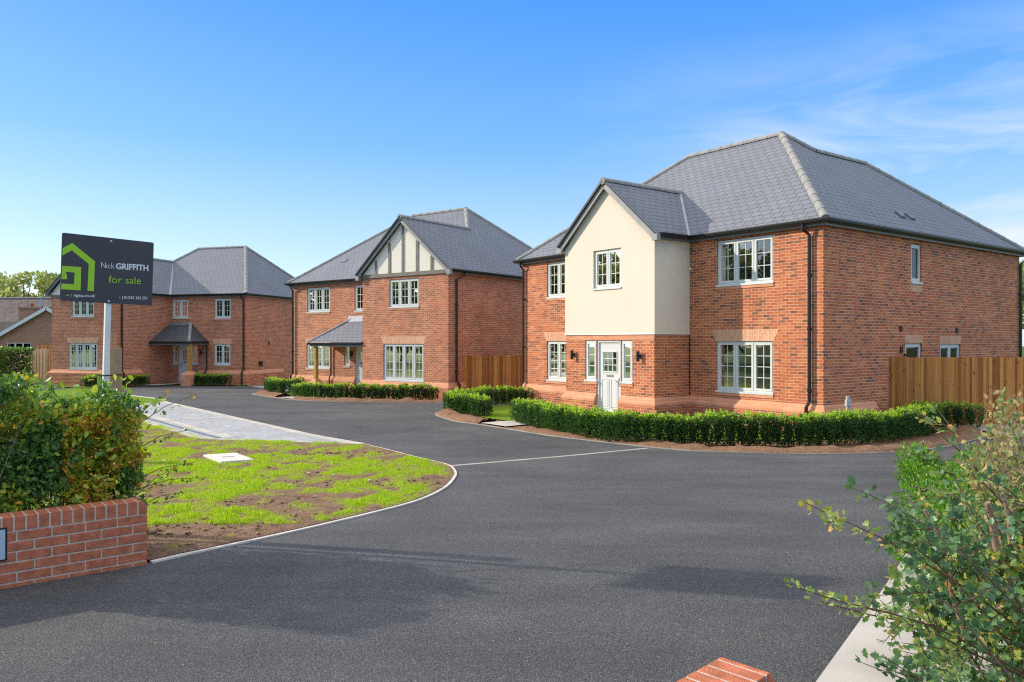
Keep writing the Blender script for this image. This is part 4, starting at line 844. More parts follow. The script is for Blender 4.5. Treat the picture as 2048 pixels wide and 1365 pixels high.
def box_hedge(path, label, H=.66, r=.2, step=.27, nl=420, group='clipped box hedges in the front beds', ls=.052, gap=0.):
    base = path[0]; g0 = gz(base[1])
    o = empty('box_hedge', (base[0], base[1], g0), 0, label, 'hedge', group)
    pts = resample(smooth_path(path, 6), step); pos = []; ax = []; ti = []; sz = []; st = MB(); core = MB()
    for (x, y) in pts:
        hh = H*random.uniform(.86, 1.08); rr = r*random.uniform(.8, 1.16); zc = gz(y)+.035; jx, jy = random.uniform(-.03, .03), random.uniform(-.03, .03)
        n = int(nl*random.uniform(.85, 1.1))
        h = rng.random(n)**.8; th = rng.random(n)*2*np.pi
        prof = np.clip(np.minimum((h+.2)*3.2, 1), .5, 1)*np.clip(1.12-.25*h**3, 0, 1)
        q = rr*prof*(.72+.33*rng.random(n)+.1*np.sin(th*3+x*7+h*5))
        px = x+jx+q*np.cos(th); py = y+jy+q*np.sin(th); pz = zc+h*hh
        pos.append(np.stack([px, py, pz], 1)); ax.append(np.stack([np.cos(th)*.7+rng.normal(size=n)*.4, np.sin(th)*.7+rng.normal(size=n)*.4, .55+rng.normal(size=n)*.4], 1))
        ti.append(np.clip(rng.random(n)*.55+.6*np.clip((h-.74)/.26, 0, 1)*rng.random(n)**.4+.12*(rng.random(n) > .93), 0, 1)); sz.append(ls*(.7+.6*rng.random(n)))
        # upright shoots on top
        for s in range(random.randint(7, 12)):
            a = random.random()*6.28; q0 = rr*.85*random.random()**.5; sx, sy = x+q0*math.cos(a), y+q0*math.sin(a); sh = random.uniform(.03, .13); m = 12
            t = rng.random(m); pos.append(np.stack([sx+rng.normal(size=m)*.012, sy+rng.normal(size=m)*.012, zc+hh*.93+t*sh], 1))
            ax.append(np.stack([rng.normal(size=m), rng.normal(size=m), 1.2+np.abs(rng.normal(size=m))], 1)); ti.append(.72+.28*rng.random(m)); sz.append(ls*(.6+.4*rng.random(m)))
        # stem, and a near-black core standing in for shade inside the hedge
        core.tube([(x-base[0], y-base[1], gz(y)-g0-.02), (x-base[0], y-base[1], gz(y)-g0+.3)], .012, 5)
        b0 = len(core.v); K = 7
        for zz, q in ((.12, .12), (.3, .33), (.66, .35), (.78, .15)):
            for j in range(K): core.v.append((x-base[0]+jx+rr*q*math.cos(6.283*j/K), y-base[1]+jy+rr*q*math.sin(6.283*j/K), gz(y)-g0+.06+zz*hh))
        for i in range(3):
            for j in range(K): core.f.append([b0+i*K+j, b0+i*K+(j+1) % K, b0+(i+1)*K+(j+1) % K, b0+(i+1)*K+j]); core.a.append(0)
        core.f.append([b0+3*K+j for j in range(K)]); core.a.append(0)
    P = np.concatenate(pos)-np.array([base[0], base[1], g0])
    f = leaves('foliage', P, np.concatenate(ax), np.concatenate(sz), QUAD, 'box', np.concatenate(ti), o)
    if len(pts) > 1: core.tube([(x-base[0], y-base[1], gz(y)-g0-.03) for x, y in pts], .03, 5)  # added buried tube joining the plants' cores
    core.build('stem_shade_core', 'core', o)
    return o
def G3(u, v): return F3.w(u, v)
box_hedge([(.25, 20.9), (1.12, 18.5), (2.05, 16.68), (2.93, 15.93), (3.85, 15.64), (5.52, 15.46), (6.85, 15.88), (8.2, 16.68), (9.4, 17.8), (10.3, 18.7)], 'long clipped box hedge sweeping in front of the near house', .60, .245, .235, 950)
box_hedge([(-1.85, 23.7), (-1.2, 23.1), (-.72, 22.5)], 'short clipped box hedge left of the near front path, nearest the drive', .56, .27, .25, 950)
box_hedge([(-1.95, 24.6), (-1.5, 25.6), (-.9, 26.6), (-.1, 27.1), (.55, 27.2)], 'box hedge running back to the left corner of the near house', .58, .27, .27, 800)
box_hedge([(10.2, 19.6), (11.0, 19.75), (11.9, 19.4)], 'clump of box hedge in front of the right hand fence', .58, .30, .3, 850)
box_hedge([(-8.75, 31.4), (-7.9, 30.5), (-6.4, 29.85), (-4.6, 29.4), (-2.85, 29.1)], 'clipped box hedge of separate bushes in front of the middle house', .545, .205, .29, 620, ls=.06)
box_hedge([(-11.0, 35.0), (-10.4, 34.3), (-9.95, 34.0)], 'small box hedge clump at the left corner of the middle house', .58, .28, .26, 560, ls=.065)
box_hedge([(-10.3, 36.2), (-9.7, 35.6)], 'tiny box hedge end hidden behind the clump left of the middle house', .56, .24, .3, 400, ls=.065)
box_hedge([G3(.55, -1.0), G3(3.0, -1.25)], 'dark box hedge in front of the far house, right of its path', .56, .26, .25, 420, ls=.07)
box_hedge([G3(4.75, -2.3), G3(5.6, -5.6)], 'dark box hedge in front of the far house, left of its path', .56, .28, .25, 420, ls=.07)

# ---- grass blades on the verge
def inpoly(x, y, poly):
    c = False; j = len(poly)-1
    for i in range(len(poly)):
        if (poly[i][1] > y) != (poly[j][1] > y) and x < (poly[j][0]-poly[i][0])*(y-poly[i][1])/(poly[j][1]-poly[i][1])+poly[i][0]: c = not c
        j = i
    return c
VP = verge+[(-6.74, 17.0), (-8.57, 19.3), (-11.0, 22.3), (-12, 20), (-9, 12), (-6.2, 7.5), (-4.2, 6.0)]
VP = [(x-.06 if i < len(verge) else x, y) for i, (x, y) in enumerate(VP)]
lidp = [(-5.55, 13.78), (-5.05, 14.16), (-4.32, 13.05), (-4.8, 12.64)]
gp, ga, gs, gt = [], [], [], []
while len(gp) < 190000:
    y = 6+16.5*random.random()**1.6; x = -12+11.2*random.random()
    if x/y < -.68 or not inpoly(x, y, VP) or inpoly(x, y, lidp): continue
    c = cover(x, y)
    if random.random() > max(.05, min(1, (c+.12)*1.7)): continue
    gp.append((x, y, gz(y)+.025)); ga.append((random.gauss(0, .32), random.gauss(0, .32), 1)); gs.append((.018+.026*min(1, max(0, c*1.6)))*random.uniform(.5, 1.3)); gt.append(random.random()*.75+.25*(c < .15))
ones = np.array(gs)
o = leaves('grass', gp, ga, ones, ([(-.09, 0, 0), (.09, 0, 0), (0, 1, 0)], [[0, 1, 2]]), 'grass', gt); tag(o, kind='stuff', label='patchy bright new grass on the verge', cat='grass')
# clods and pebbles in the soil
cm = MB()
for _ in range(2600):
    y = 6.2+9*random.random()**1.5; x = random.uniform(-7, -.9)
    if x/y < -.68 or not inpoly(x, y, VP) or inpoly(x, y, lidp) or cover(x, y) > .12: continue
    q = random.uniform(.006, .02)*(1.6 if random.random() < .1 else 1); z0 = gz(y)+.02; b = len(cm.v)
    for dx, dy, dz in ((-1, -1, -.6), (1, -1, -.6), (1, 1, -.6), (-1, 1, -.6), (-.6, -.7, .8), (.7, -.5, .6), (.6, .7, .9), (-.7, .6, .5)): cm.v.append((x+q*dx*random.uniform(.7, 1.2), y+q*dy*random.uniform(.7, 1.2), z0+q*dz*random.uniform(.6, 1.1)))
    for f in ((3, 2, 1, 0), (4, 5, 6, 7), (0, 1, 5, 4), (1, 2, 6, 5), (2, 3, 7, 6), (3, 0, 4, 7)): cm.f.append([b+k for k in f]); cm.a.append(0)
o = cm.build('soil_clods', 'soilb2'); tag(o, kind='stuff', label='small clods of soil in the bare patches of the verge', cat='soil')
for k in range(26):
    x = y = None
    while x is None or not inpoly(x, y, VP): x = random.uniform(-6.5, -1); y = random.uniform(6.6, 15)
    s = random.uniform(.012, .035); bm = bmesh.new(); bmesh.ops.create_icosphere(bm, subdivisions=1, radius=s)
    for v in bm.verts: v.co *= random.uniform(.75, 1.15); v.co.z *= .7
    me = bpy.data.meshes.new('pebble'); bm.to_mesh(me); bm.free(); me.materials.append(M['lid'] if k % 3 else M['bark']); po = bpy.data.objects.new('pebble', me); COL.objects.link(po); po.location = (x, y, gz(y)+.03)
    tag(po, 'small pale stone lying in the patchy verge' if k % 3 else 'small dark clod lying in the patchy verge', 'stone', 'loose stones in the verge' if k % 3 else 'loose clods in the verge')

fp, fa = [], []
for _ in range(240):
    if random.random() < .6: x, y = random.uniform(-2.6, 1.5), random.uniform(4.2, 7.6)
    else: x, y = random.uniform(.8, 3.2), random.uniform(3.4, 8)
    if inpoly(x, y, VP) or y < (6.23+(x+2.95)*.83 if x < -2.9 else 0): continue
    fp.append((x, y, gz(y)+.022 if x > 1.9+.4*(y-4) else gz(y)+.006)); a = random.random()*6.28; fa.append((math.cos(a), math.sin(a), random.uniform(-.05, .25)))
o = leaves('leaf_litter', fp, fa, rng.uniform(.008, .02, len(fp)), OVAL, 'dry', rng.random(len(fp)), roll=np.tile([[0, 0, 1.]], (len(fp), 1))+rng.normal(size=(len(fp), 3))*.1)
tag(o, kind='stuff', label='tiny dry leaves scattered on the tarmac', cat='leaves')
# ---- trees
def tree(name, x, y, h, cr, label, n=9000, trunk=.25, mat='tree', group=None, cz=.62, ls=.22):
    o = empty(name, (x, y, gz(y)), 0, label, 'tree', group); t = MB(); t.tube([(0, 0, -.2), (.1, 0, h*.3), (.05, .1, h*.55), (0, 0, h*.85)], trunk, 8, trunk*.25)
    cl = []
    for k in range(26):
        a = random.random()*6.28; rr = cr*random.uniform(.25, .95); zz = h*(cz+random.uniform(-.3, .32)); f = 1-abs(zz/h-cz)*1.3
        c = Vector((rr*f*math.cos(a), rr*f*math.sin(a), zz)); cl.append((c, cr*random.uniform(.22, .42)))
        t.tube([(.05, .05, h*random.uniform(.25, .55)), c*.6+Vector((0, 0, zz*.38)), c], trunk*.28, 5, .02)
    t.build('trunk', 'bark', o)
    pos = []; ax = []; ti = []
    for c, r in cl:
        m = n//len(cl); d = rng.normal(size=(m, 3)); d /= np.linalg.norm(d, axis=1)[:, None]; q = r*(.55+.5*rng.random(m))
        pos.append(np.array(c)+d*q[:, None]*np.array([1, 1, .75])); ax.append(d+rng.normal(size=(m, 3))*.6); ti.append(np.clip(random.random()*.5+rng.random(m)*.5, 0, 1))
    leaves('crown', np.concatenate(pos), np.concatenate(ax), ls*(.7+.6*rng.random(sum(len(p) for p in pos))), QUAD, mat, np.concatenate(ti), o)
    return o
for i, (x, h, cr, y) in enumerate([(-73.5, 12.6, 4.5, 110), (-68.5, 12.0, 4., 108), (-65.2, 12.2, 4.6, 112), (-59, 11.4, 4, 109), (-79, 12.5, 5, 115)]):
    tree('broadleaf_tree', x, y, h, cr, ['pale autumn tree above the brown roof, at the left frame edge', 'second pale autumn tree from the left above the brown roof', 'green autumn tree above the brown roof beside the for sale board', 'rounded tree behind the gable of the far house', 'outermost pale tree beyond the left frame edge'][i], 4200, .3, mat='fartree', group='trees behind the far roof', ls=.5)
tree('broadleaf_tree', 25.5, 36, 7.5, 3.2, 'yellow green tree showing past the rear corner of the near house', 7000, .2, mat='fartree', ls=.25)
for i, (x, y, h) in enumerate([(-55, -14, 14), (-58, -4, 15), (-55, 5, 13), (-57, 14, 15), (-55, 23, 14), (-58, 32, 15), (-56, 40, 13)]):
    tree('roadside_tree', x, y, h, 6.2, 'dark broadleaf tree across the field to the left, reflected in the house windows', 4200, .3, group='trees reflected in the windows', cz=.45, ls=.8)
# large dark hedge beyond the drive, left
def bulk_hedge(name, pts, w, H, label, n, ls, mat, tint=(0, .5), cat='hedge'):
    b = pts[0]; o = empty(name, (b[0], b[1], gz(b[1])), 0, label, cat); P = []; A = []
    for _ in range(n):
        k = random.randrange(len(pts)-1); t = random.random(); x = pts[k][0]+(pts[k+1][0]-pts[k][0])*t; y = pts[k][1]+(pts[k+1][1]-pts[k][1])*t
        d = Vector((pts[k+1][0]-pts[k][0], pts[k+1][1]-pts[k][1])).normalized(); s = random.choice((-1, 1))*(w/2)*random.uniform(.75, 1.05); h = H*random.random()
        if random.random() < .35: s = w/2*random.uniform(-1, 1); h = H*random.uniform(.93, 1.03)
        x += -d.y*s; y += d.x*s; b_ = .1*noise.noise(Vector((x, y, h*2)))*w
        P.append((x-b[0]-d.y*b_, y-b[1]+d.x*b_, gz(y)-gz(b[1])+h)); A.append((-d.y*s+random.gauss(0, .5), d.x*s+random.gauss(0, .5), .4+random.gauss(0, .5)))
    leaves('foliage', P, A, ls*(.7+.6*rng.random(n)), QUAD, mat, tint[0]+(tint[1]-tint[0])*rng.random(n), o)
    return o
bulk_hedge('boundary_hedge', [(-36, 46), (-28.9, 45.2)], 2.2, 1.95, 'large dark green hedge beside the weathered fence at the left edge', 12000, .19, 'haw', (0, .72))

# ================================================================== near brick walls
def near_wall(origin, dirv, L, label, H=.51, chamfer=True):
    ang = math.atan2(dirv[1], dirv[0]); o = empty('brick_wall', (*origin, 0), ang, label, 'wall')
    w = MB(); T = .215; gap = .005
    c = MB(); c.box(.012, L, .004, T-.004, -.3, H-.108); c.build('mortar', 'mortar', o, fix=True)
    rows = 9
    for r in range(rows):
        z1 = H-.1025-.01-r*.075; z0 = z1-.065; x = 0; first = True
        while x < L:
            ln = (.1025 if r % 2 else .215) if first else .215; first = False
            for y0, y1 in ((0, .1025), (T-.1025, T)): w.box(x, min(x+ln, L), y0, y1, z0, z1, random.random())
            x += ln+.01
    w.build('brickwork', 'nearbrick', o, fix=True, bevel=.0035)
    cm = MB(); cm.box(.05, L, .003, T-.003, H-.107, H-.003); cm.build('coping_mortar', 'mortar', o, fix=True)
    cp = MB(); x = 0; k = 0
    while x < L:
        z0 = H-.1025
        if k == 0 and chamfer:
            for xs in (0,):
                pts = [(0, z0), (.065, z0), (.065, H), (.04, H), (0, H-.045)]; n = len(pts); b = len(cp.v)
                for yy in (0, T):
                    for px, pz in pts: cp.v.append((px, yy, pz))
                cp.f.append([b+i for i in range(n)]); cp.f.append([b+n+i for i in range(n)][::-1]); cp.a += [.2, .2]
                for i in range(n): cp.f.append([b+i, b+(i+1) % n, b+n+(i+1) % n, b+n+i]); cp.a.append(.2)
        else: cp.box(x, x+.065, 0, T, z0, H, random.random())
        x += .0765; k += 1
    cp.build('coping', 'nearbrick', o, fix=True, bevel=.003)
    return o
near_wall((-3.088, 6.396), (-.77, -.64), 2.4, 'low red brick entrance wall with a brick on edge coping, left of the drive')
near_wall((.872, 3.14), (-.712, -.702), 2.2, 'end of a low red brick wall with a pale jointed coping at the bottom edge', H=.525)
near_wall((-6.26, 12.9), (-.85, .3), 1.4, 'short low brick wall end standing in the verge behind the left hedge', H=.27)
# nameplate on the left wall
def plate():
    o = empty('nameplate', (-3.088-.77*.955, 6.396-.64*.955, .32), math.atan2(-.64, -.77), 'blank pale blue nameplate with a black border fixed to the left brick wall', 'sign')
    m = MB(); m.box(0, 1.0, .2155, .2255, -.115, .115); m.box(0, 1.0, -.01, -.0005, -.115, .115); m2 = MB()
    m = MB(); m.box(0, 1.0, .216, .222, -.12, .12); m.build('border', 'black', o, fix=True)
    m2.box(.012, .988, .2225, .226, -.108, .108); m2.build('face', 'platem', o, fix=True)
M['platem'] = plain('pale_blue_plate', (.42, .52, .60), .4, .03, 3)
plate()

# ================================================================== for sale sign
def sign():
    Lp = Vector((-4.03, 6.88, 0)); Rp = Vector((-3.46, 7.42, 0)); d = (Rp-Lp); W = d.length; d.normalize(); ang = math.atan2(d.y, d.x)
    o = empty('for_sale_sign', (Lp.x, Lp.y, 0), ang, 'dark for sale board with a green house emblem on a leaning white post', 'sign')
    n = Vector((d.y, -d.x, 0))
    # local: x along board, -y towards the viewer
    rl = R(1.6)   # slight roll clockwise
    def T(x, z, y=0): cx, cz = W/2, 2.455; dx, dz = x-cx, z-cz; return (cx+dx*math.cos(rl)+dz*math.sin(rl), y, cz-dx*math.sin(rl)+dz*math.cos(rl))
    M['board'] = plain('dark_board', (.052, .05, .058), .45, .06, 2); M['green'] = plain('lime_green_print', (.33, .62, .025), .5, .03, 3)
    M['wprint'] = plain('white_print', (.72, .72, .78), .5, .03, 3)
    def un(x, z):   # straighten points measured on the leaning board
        cx, cz = W/2, 2.455; dx, dz = x-cx, z-cz; return (cx+dx*math.cos(rl)-dz*math.sin(rl)*1.0, cz+dx*math.sin(rl)*1.0+dz*math.cos(rl))
    b = MB(); x0, x1, z0, z1 = .0, W, 2.15, 2.76
    rr = .015; out = []
    for cx, cz, a0 in ((x1-rr, z1-rr, 0), (x0+rr, z1-rr, 90), (x0+rr, z0+rr, 180), (x1-rr, z0+rr, 270)):
        for k in range(4): a = R(a0+30*k); out.append((cx+rr*math.cos(a), cz+rr*math.sin(a)))
    f = [T(x, z, 0) for x, z in out]; g = [T(x, z, .006) for x, z in out]; q = len(f); i0 = len(b.v); b.v += f+g
    b.f.append(list(range(q))); b.f.append(list(range(q, 2*q))[::-1]); b.a += [0, 0]
    for i in range(q): b.f.append([i, (i+1) % q, q+(i+1) % q, q+i]); b.a.append(0)
    bo = b.build('board', 'board', o, fix=True)
    roof = [(.014, 2.632), (.089, 2.684), (.276, 2.531), (.266, 2.257), (.214, 2.259), (.224, 2.504), (.086, 2.617), (.010, 2.565)]
    gg = [(.007, 2.472), (.163, 2.471), (.157, 2.26), (.001, 2.263), (.002, 2.313), (.104, 2.312), (.109, 2.418), (.036, 2.42), (.047, 2.393), (.048, 2.355), (.004, 2.352)]
    e = MB()
    for pl in (roof, gg):
        e.face([(x, -.0015, z) for x, z in pl])
    eo = e.build('emblem', 'green', bo)
    bm = bmesh.new(); bm.from_mesh(eo.data); bmesh.ops.triangulate(bm, faces=bm.faces); bm.to_mesh(eo.data); bm.free()
    def text(s, x, z, cap, width, mat, bold=0.):
        cu = bpy.data.curves.new('t', 'FONT'); cu.body = s; cu.size = 1; cu.offset = bold; cu.resolution_u = 3
        t = bpy.data.objects.new('t', cu); COL.objects.link(t); dg = bpy.context.evaluated_depsgraph_get(); dg.update(); me = bpy.data.meshes.new_from_object(t.evaluated_get(dg))
        bpy.data.objects.remove(t); xs = [v.co.x for v in me.vertices]; mn, mx = min(xs), max(xs); hs = cap/.69
        for v in me.vertices:
            X = x+(v.co.x-mn)/(mx-mn)*width; Z = z+v.co.y*hs; v.co = (X, -.002, Z)
        me.materials.clear(); me.materials.append(M[mat]); to = bpy.data.objects.new('lettering', me); COL.objects.link(to); to.parent = bo
    text('N', .327, 2.475, .053, .040, 'wprint', -.008); text('ıck', .372, 2.475, .050, .070, 'wprint', -.008)
    text('GRIFFITH', .453, 2.474, .053, .290, 'wprint', .03)
    text('for sale', .392, 2.342, .066, .283, 'green', -.004)
    text('w |', .041, 2.202, .022, .043, 'green', .01); text('ngea.co.uk', .102, 2.202, .025, .177, 'wprint', .012)
    text('t', .483, 2.199, .022, .01, 'green', .02); text('|', .508, 2.197, .026, .004, 'wprint'); text('01242 261231', .523, 2.198, .026, .209, 'wprint', .012)
    for x, z in ((.413, 2.729), (.392, 2.171)):
        s = MB(); s.tube([(x, -.001, z), (x, -.006, z)], .0085, 12); s.build('screw', 'white', bo)
    # post
    p = MB(); p0 = Vector((.335, .012, -.02)); p1 = Vector((.41, .012, 2.72))
    a = .024
    p.hexa([(p0.x-a, .008, p0.z), (p0.x+a, .008, p0.z), (p0.x+a, .056, p0.z), (p0.x-a, .056, p0.z), (p1.x-a, .008, p1.z), (p1.x+a, .008, p1.z), (p1.x+a, .056, p1.z), (p1.x-a, .056, p1.z)])
    p.build('post', 'white', o, fix=True, bevel=.002)
    M['pole'] = plain('weathered_pine', (.36, .25, .15), .85, .2, 12, .3)
    t = empty('timber_post', (-3.79, 7.33, 0), ang+.12, 'thick brown timber post strapped behind the white sign post', 'post')
    m = MB(); m.box(-.055, .055, -.05, .05, -.2, 1.735); m.build('post', 'pole', t, fix=True, bevel=.005)
    c = MB(); c.sweep([(-.145, -.17), (.062, -.055), (.062, .055), (-.145, .0), (-.145, -.17)], [(0, 1.475), (.004, 1.475), (.004, 1.487), (0, 1.487)]); c.build('strap', 'black', t, fix=True)
sign()

# ================================================================== left hawthorn hedge
def left_hedge():
    D = np.array([-.77, -.64]); Nn = np.array([-.64, .77]); O = np.array([-2.95, 6.23])
    o = empty('hawthorn_hedge', (O[0], O[1], 0), 0, 'ragged hawthorn hedge turning yellow and orange behind the left brick wall', 'hedge')
    br = MB(); pos, ax, ti, sz = [], [], [], []
    n = 0
    while n < 27000:
        t = random.uniform(-.18, 1.4); dd = random.uniform(.2, 1.0); z = random.uniform(.1, 1.56)
        top = 1.46-.15*max(0, min(1, (.75-t)/.3))+.12*noise.noise(Vector((t*2.5, dd*2, 0)))+.15*noise.noise(Vector((t*8, dd*6, 1)))+.08*noise.noise(Vector((t*21, dd*15, 1)))-.12*max(0, (.45-t))
        endt = .05-.11*math.sin(z*2.2)+.2*noise.noise(Vector((z*6, dd*5, 4)))
        if z > top or t < endt: continue
        core = min((top-z)/.25, (t-endt)/.25, (dd-.22)/.2, (1.0-dd)/.2)
        if random.random() < .6*min(1, max(0, core)): continue
        dens = noise.noise(Vector((t*3.2, dd*3, z*3.2)))
        dens += .7*noise.noise(Vector((t*9, dd*8, z*9)))
        if dens < -.06 and random.random() < .92: continue
        x, y = O+D*t+Nn*dd
        pos.append((x-O[0], y-O[1], z)); ax.append((random.gauss(0, .8)+.1, random.gauss(0, .8)-.35, random.gauss(.15, .8)))
        yel = noise.noise(Vector((t*2.3+5, dd, z*2.6)))
        v = random.random()*.72
        if yel > .02: v = .45+random.random()*.47
        if t < .55 and .5 < z < 1.2 and noise.noise(Vector((t*6, dd*3, z*4+9))) > -.08: v = random.uniform(.7, 1.)
        ti.append(v); sz.append(random.uniform(.03, .062)*(1.3 if random.random() < .08 else 1)); n += 1
    leaves('foliage', pos, ax, np.array(sz), OVAL, 'haw', ti, o)
    # stray larger leaves
    pos, ax, ti = [], [], []
    for _ in range(420):
        t = random.uniform(-.1, 1.35); dd = random.uniform(.2, 1.); z = random.uniform(.5, 1.5); x, y = O+D*t+Nn*dd
        pos.append((x-O[0], y-O[1], z)); ax.append((random.gauss(0, .8), random.gauss(-.3, .6), random.gauss(.1, .6))); ti.append(random.uniform(.55, .9))
    leaves('broad_leaves', pos, ax, rng.uniform(.05, .09, 420), OVAL, 'haw', ti, o)
    pos, ax, ti = [], [], []
    for k in range(30):
        t = random.uniform(.22, 1.35); dd = random.uniform(.3, .95); x, y = O+D*t+Nn*dd; b = Vector((x-O[0], y-O[1], -.05))
        end = b+Vector((random.gauss(0, .16), random.gauss(0, .16), random.uniform(1.2, 1.56)))
        if t < .5: end.z -= .14
        mid = (b+end)/2+Vector((random.gauss(0, .06), random.gauss(0, .06), 0))
        br.tube([b, mid, end], .011, 5, .003)
        for _ in range(3):
            s = b.lerp(end, random.uniform(.3, .9)); e = s+Vector((random.gauss(0, .16), random.gauss(-.05, .16), random.uniform(.02, .2))); br.tube([s, e], .004, 4, .0015)
    # shoots leaning out over the verge at the open end
    for (dx, dy, z0, z1) in ((.26, .1, .95, 1.02), (.34, .05, .7, .74), (.30, .2, 1.15, 1.33), (.18, .1, .55, .7), (.42, .1, .62, .60), (.22, -.1, 1.2, 1.38), (.30, 0, .45, .5)):
        s = Vector((-.3, .35, z0-.1)); e = Vector((dx-.22+.06, .45+dy, z1)); br.tube([s, (s+e)/2+Vector((0, 0, .04)), e], .005, 5, .002)
        for k in range(15):
            q = s.lerp(e, .4+.62*k/15); pos.append(tuple(q+Vector((random.gauss(0, .012),)*3))); ax.append((random.gauss(.3, .8), random.gauss(0, .8), random.gauss(.2, .7))); ti.append(random.uniform(.1, .95))
    leaves('shoot_leaves', pos, ax, rng.uniform(.025, .045, len(pos)), HAW, 'haw', ti, o)
    br.build('branches', 'twig', o)
left_hedge()

# ================================================================== right hand foreground shrub
def right_shrub():
    O = Vector((2.3, 3.3, 0)); o = empty('hawthorn_shrub', O, 0, 'big lobed leaf hawthorn shrub filling the lower right corner', 'shrub')
    br = MB(); tw = MB(); pos, ax, ti, sz = [], [], [], []
    def leafed(pts, s0=.3, gap=.035, size=.045, tint=(0, .9), spread=.03):
        P = [Vector(p) for p in pts]; L = [(b-a).length for a, b in zip(P, P[1:])]; tot = sum(L); s = tot*s0
        while s < tot:
            q = s; k = 0
            while q > L[k] and k < len(L)-1: q -= L[k]; k += 1
            d = (P[k+1]-P[k]).normalized(); c = P[k].lerp(P[k+1], min(1, q/L[k]))
            for _ in range(random.randint(2, 4)):
                a = Vector((random.gauss(0, 1), random.gauss(0, 1), random.gauss(0, 1))).normalized()+d*.4+Vector((0, 0, .15))
                pos.append(tuple(c+a*spread*random.random()-O)); ax.append(tuple(a)); ti.append(random.uniform(*tint)); sz.append(size*random.uniform(.7, 1.35))
            s += gap*random.uniform(.6, 1.5)
    def curve(a, b, sag=.06):
        a = Vector(a); b = Vector(b); return [a.lerp(b, k/6)+Vector((random.gauss(0, .010), random.gauss(0, .010), sag*math.sin(math.pi*k/6)+random.gauss(0, .006))) for k in range(7)]
    # individual shoots read off the photograph
    shoots = [((2.35, 3.35, .45), (1.27, 3.42, 1.09), 'r', (.72, .96), .30, .03), ((2.35, 3.35, .5), (1.43, 3.2, 1.19), 't', (.0, .6), .25, .04), ((2.2, 3.2, .35), (1.60, 3.3, 1.02), 'r', (.1, .7), .2, .038),
              ((2.1, 2.95, .45), (1.08, 2.9, .86), 'r', (.65, .9), .45, .028), ((2.1, 2.95, .42), (1.2, 2.95, .80), 'r', (.6, .9), .4, .028), ((2.0, 2.8, .15), (1.27, 2.85, .28), 'r', (.1, .9), .35, .03), ((2.4, 3.6, .5), (1.98, 3.6, 1.28), 't', (.2, .9), .2, .035),
              ((2.6, 3.9, .5), (2.06, 3.75, 1.50), 'y', (.5, 1), .5, .03), ((2.0, 2.9, .3), (1.5, 2.9, .95), 't', (0, .5), .2, .04), ((1.9, 2.7, .2), (1.38, 2.8, .62), 'r', (0, .6), .2, .035), ((2.5, 3.5, .5), (1.75, 3.5, 1.0), 't', (0, .6), .2, .045)]
    for a, b, kd, tt, s0, sz_ in shoots:
        c = curve(a, b); (tw if kd == 'r' else br).tube(c, .0055 if kd == 'r' else .008, 6, .002)
        leafed(c, s0, .035, sz_, tt)
        for _ in range(5):
            s = c[random.randint(1, 5)]; e = s+Vector((random.gauss(-.06, .1), random.gauss(0, .1), random.gauss(.04, .07))); tw.tube([s, e], .003, 4, .0012); leafed([s, e], .3, .03, sz_*.9, tt)
    # upright cut stems
    for a, b, r in (((2.28, 3.45, .45), (2.16, 3.5, 1.07), .018), ((2.0, 3.4, .5), (1.86, 3.45, 1.04), .011), ((2.55, 3.8, .3), (2.42, 3.8, 1.05), .012)):
        br.tube(curve(a, b, 0), r, 8, r*.8)
    # leafy mass
    for _ in range(250):
        a = Vector((random.uniform(1.95, 3.1), random.uniform(2.6, 4.4), random.uniform(0, .5))); b = a+Vector((random.gauss(-.16, .2), random.gauss(-.08, .2), random.uniform(.2, .62)))
        if b.x/b.y < .455+.10*max(0, (b.z-.45)) or (b.z < .35 and b.x/b.y < .53) : continue
        if b.z > 1.12: b.z = 1.12
        c = curve(a, b, .03); tw.tube(c, .004, 4, .0015); leafed(c, .15, .034, random.uniform(.035, .055), (0, .68) if random.random() < .85 else (.6, 1), .05)
    leaves('foliage', pos, ax, np.array(sz), HAW, 'hawr', ti, o)
    for m, nm, mt in ((br, 'branches', 'twig'), (tw, 'twigs', 'twigr')):
        m.v = [(x-O.x, y-O.y, z-O.z) for x, y, z in m.v]; m.build(nm, mt, o)
    # withered shrub behind
    O2 = Vector((3.2, 5.2, gz(5.2))); o2 = empty('withered_shrub', O2, 0, 'withered shrub with curled tan leaves at the right edge behind the green shrub', 'shrub')
    pos.clear(); ax.clear(); ti.clear(); sz.clear(); br2 = MB(); Osave = O
    for _ in range(120):
        a = Vector((random.uniform(2.9, 3.9), random.uniform(4.6, 5.8), random.uniform(0, .5))); k = random.uniform(.59, .69); yy = a.y+random.gauss(0, .15); b = Vector((k*yy, yy, random.uniform(.55, 1.5)))
        if b.z > 1.0 and b.x/b.y < .615: b.z = random.uniform(.6, 1.0)
        c = curve(a, b, .04); br2.tube(c, .006, 4, .002)
        P0 = len(pos)
        for q in range(26):
            f = .35+.65*q/26; i = min(5, int(f*6)); cc = c[i].lerp(c[i+1], f*6-i); d = Vector((random.gauss(0, 1), random.gauss(0, 1), random.gauss(-.2, 1))).normalized()
            pos.append(tuple(cc+d*.04*random.random()-O2)); ax.append(tuple(d)); ti.append(random.random()*(.45 if b.z < .9 else 1)); sz.append(random.uniform(.025, .055))
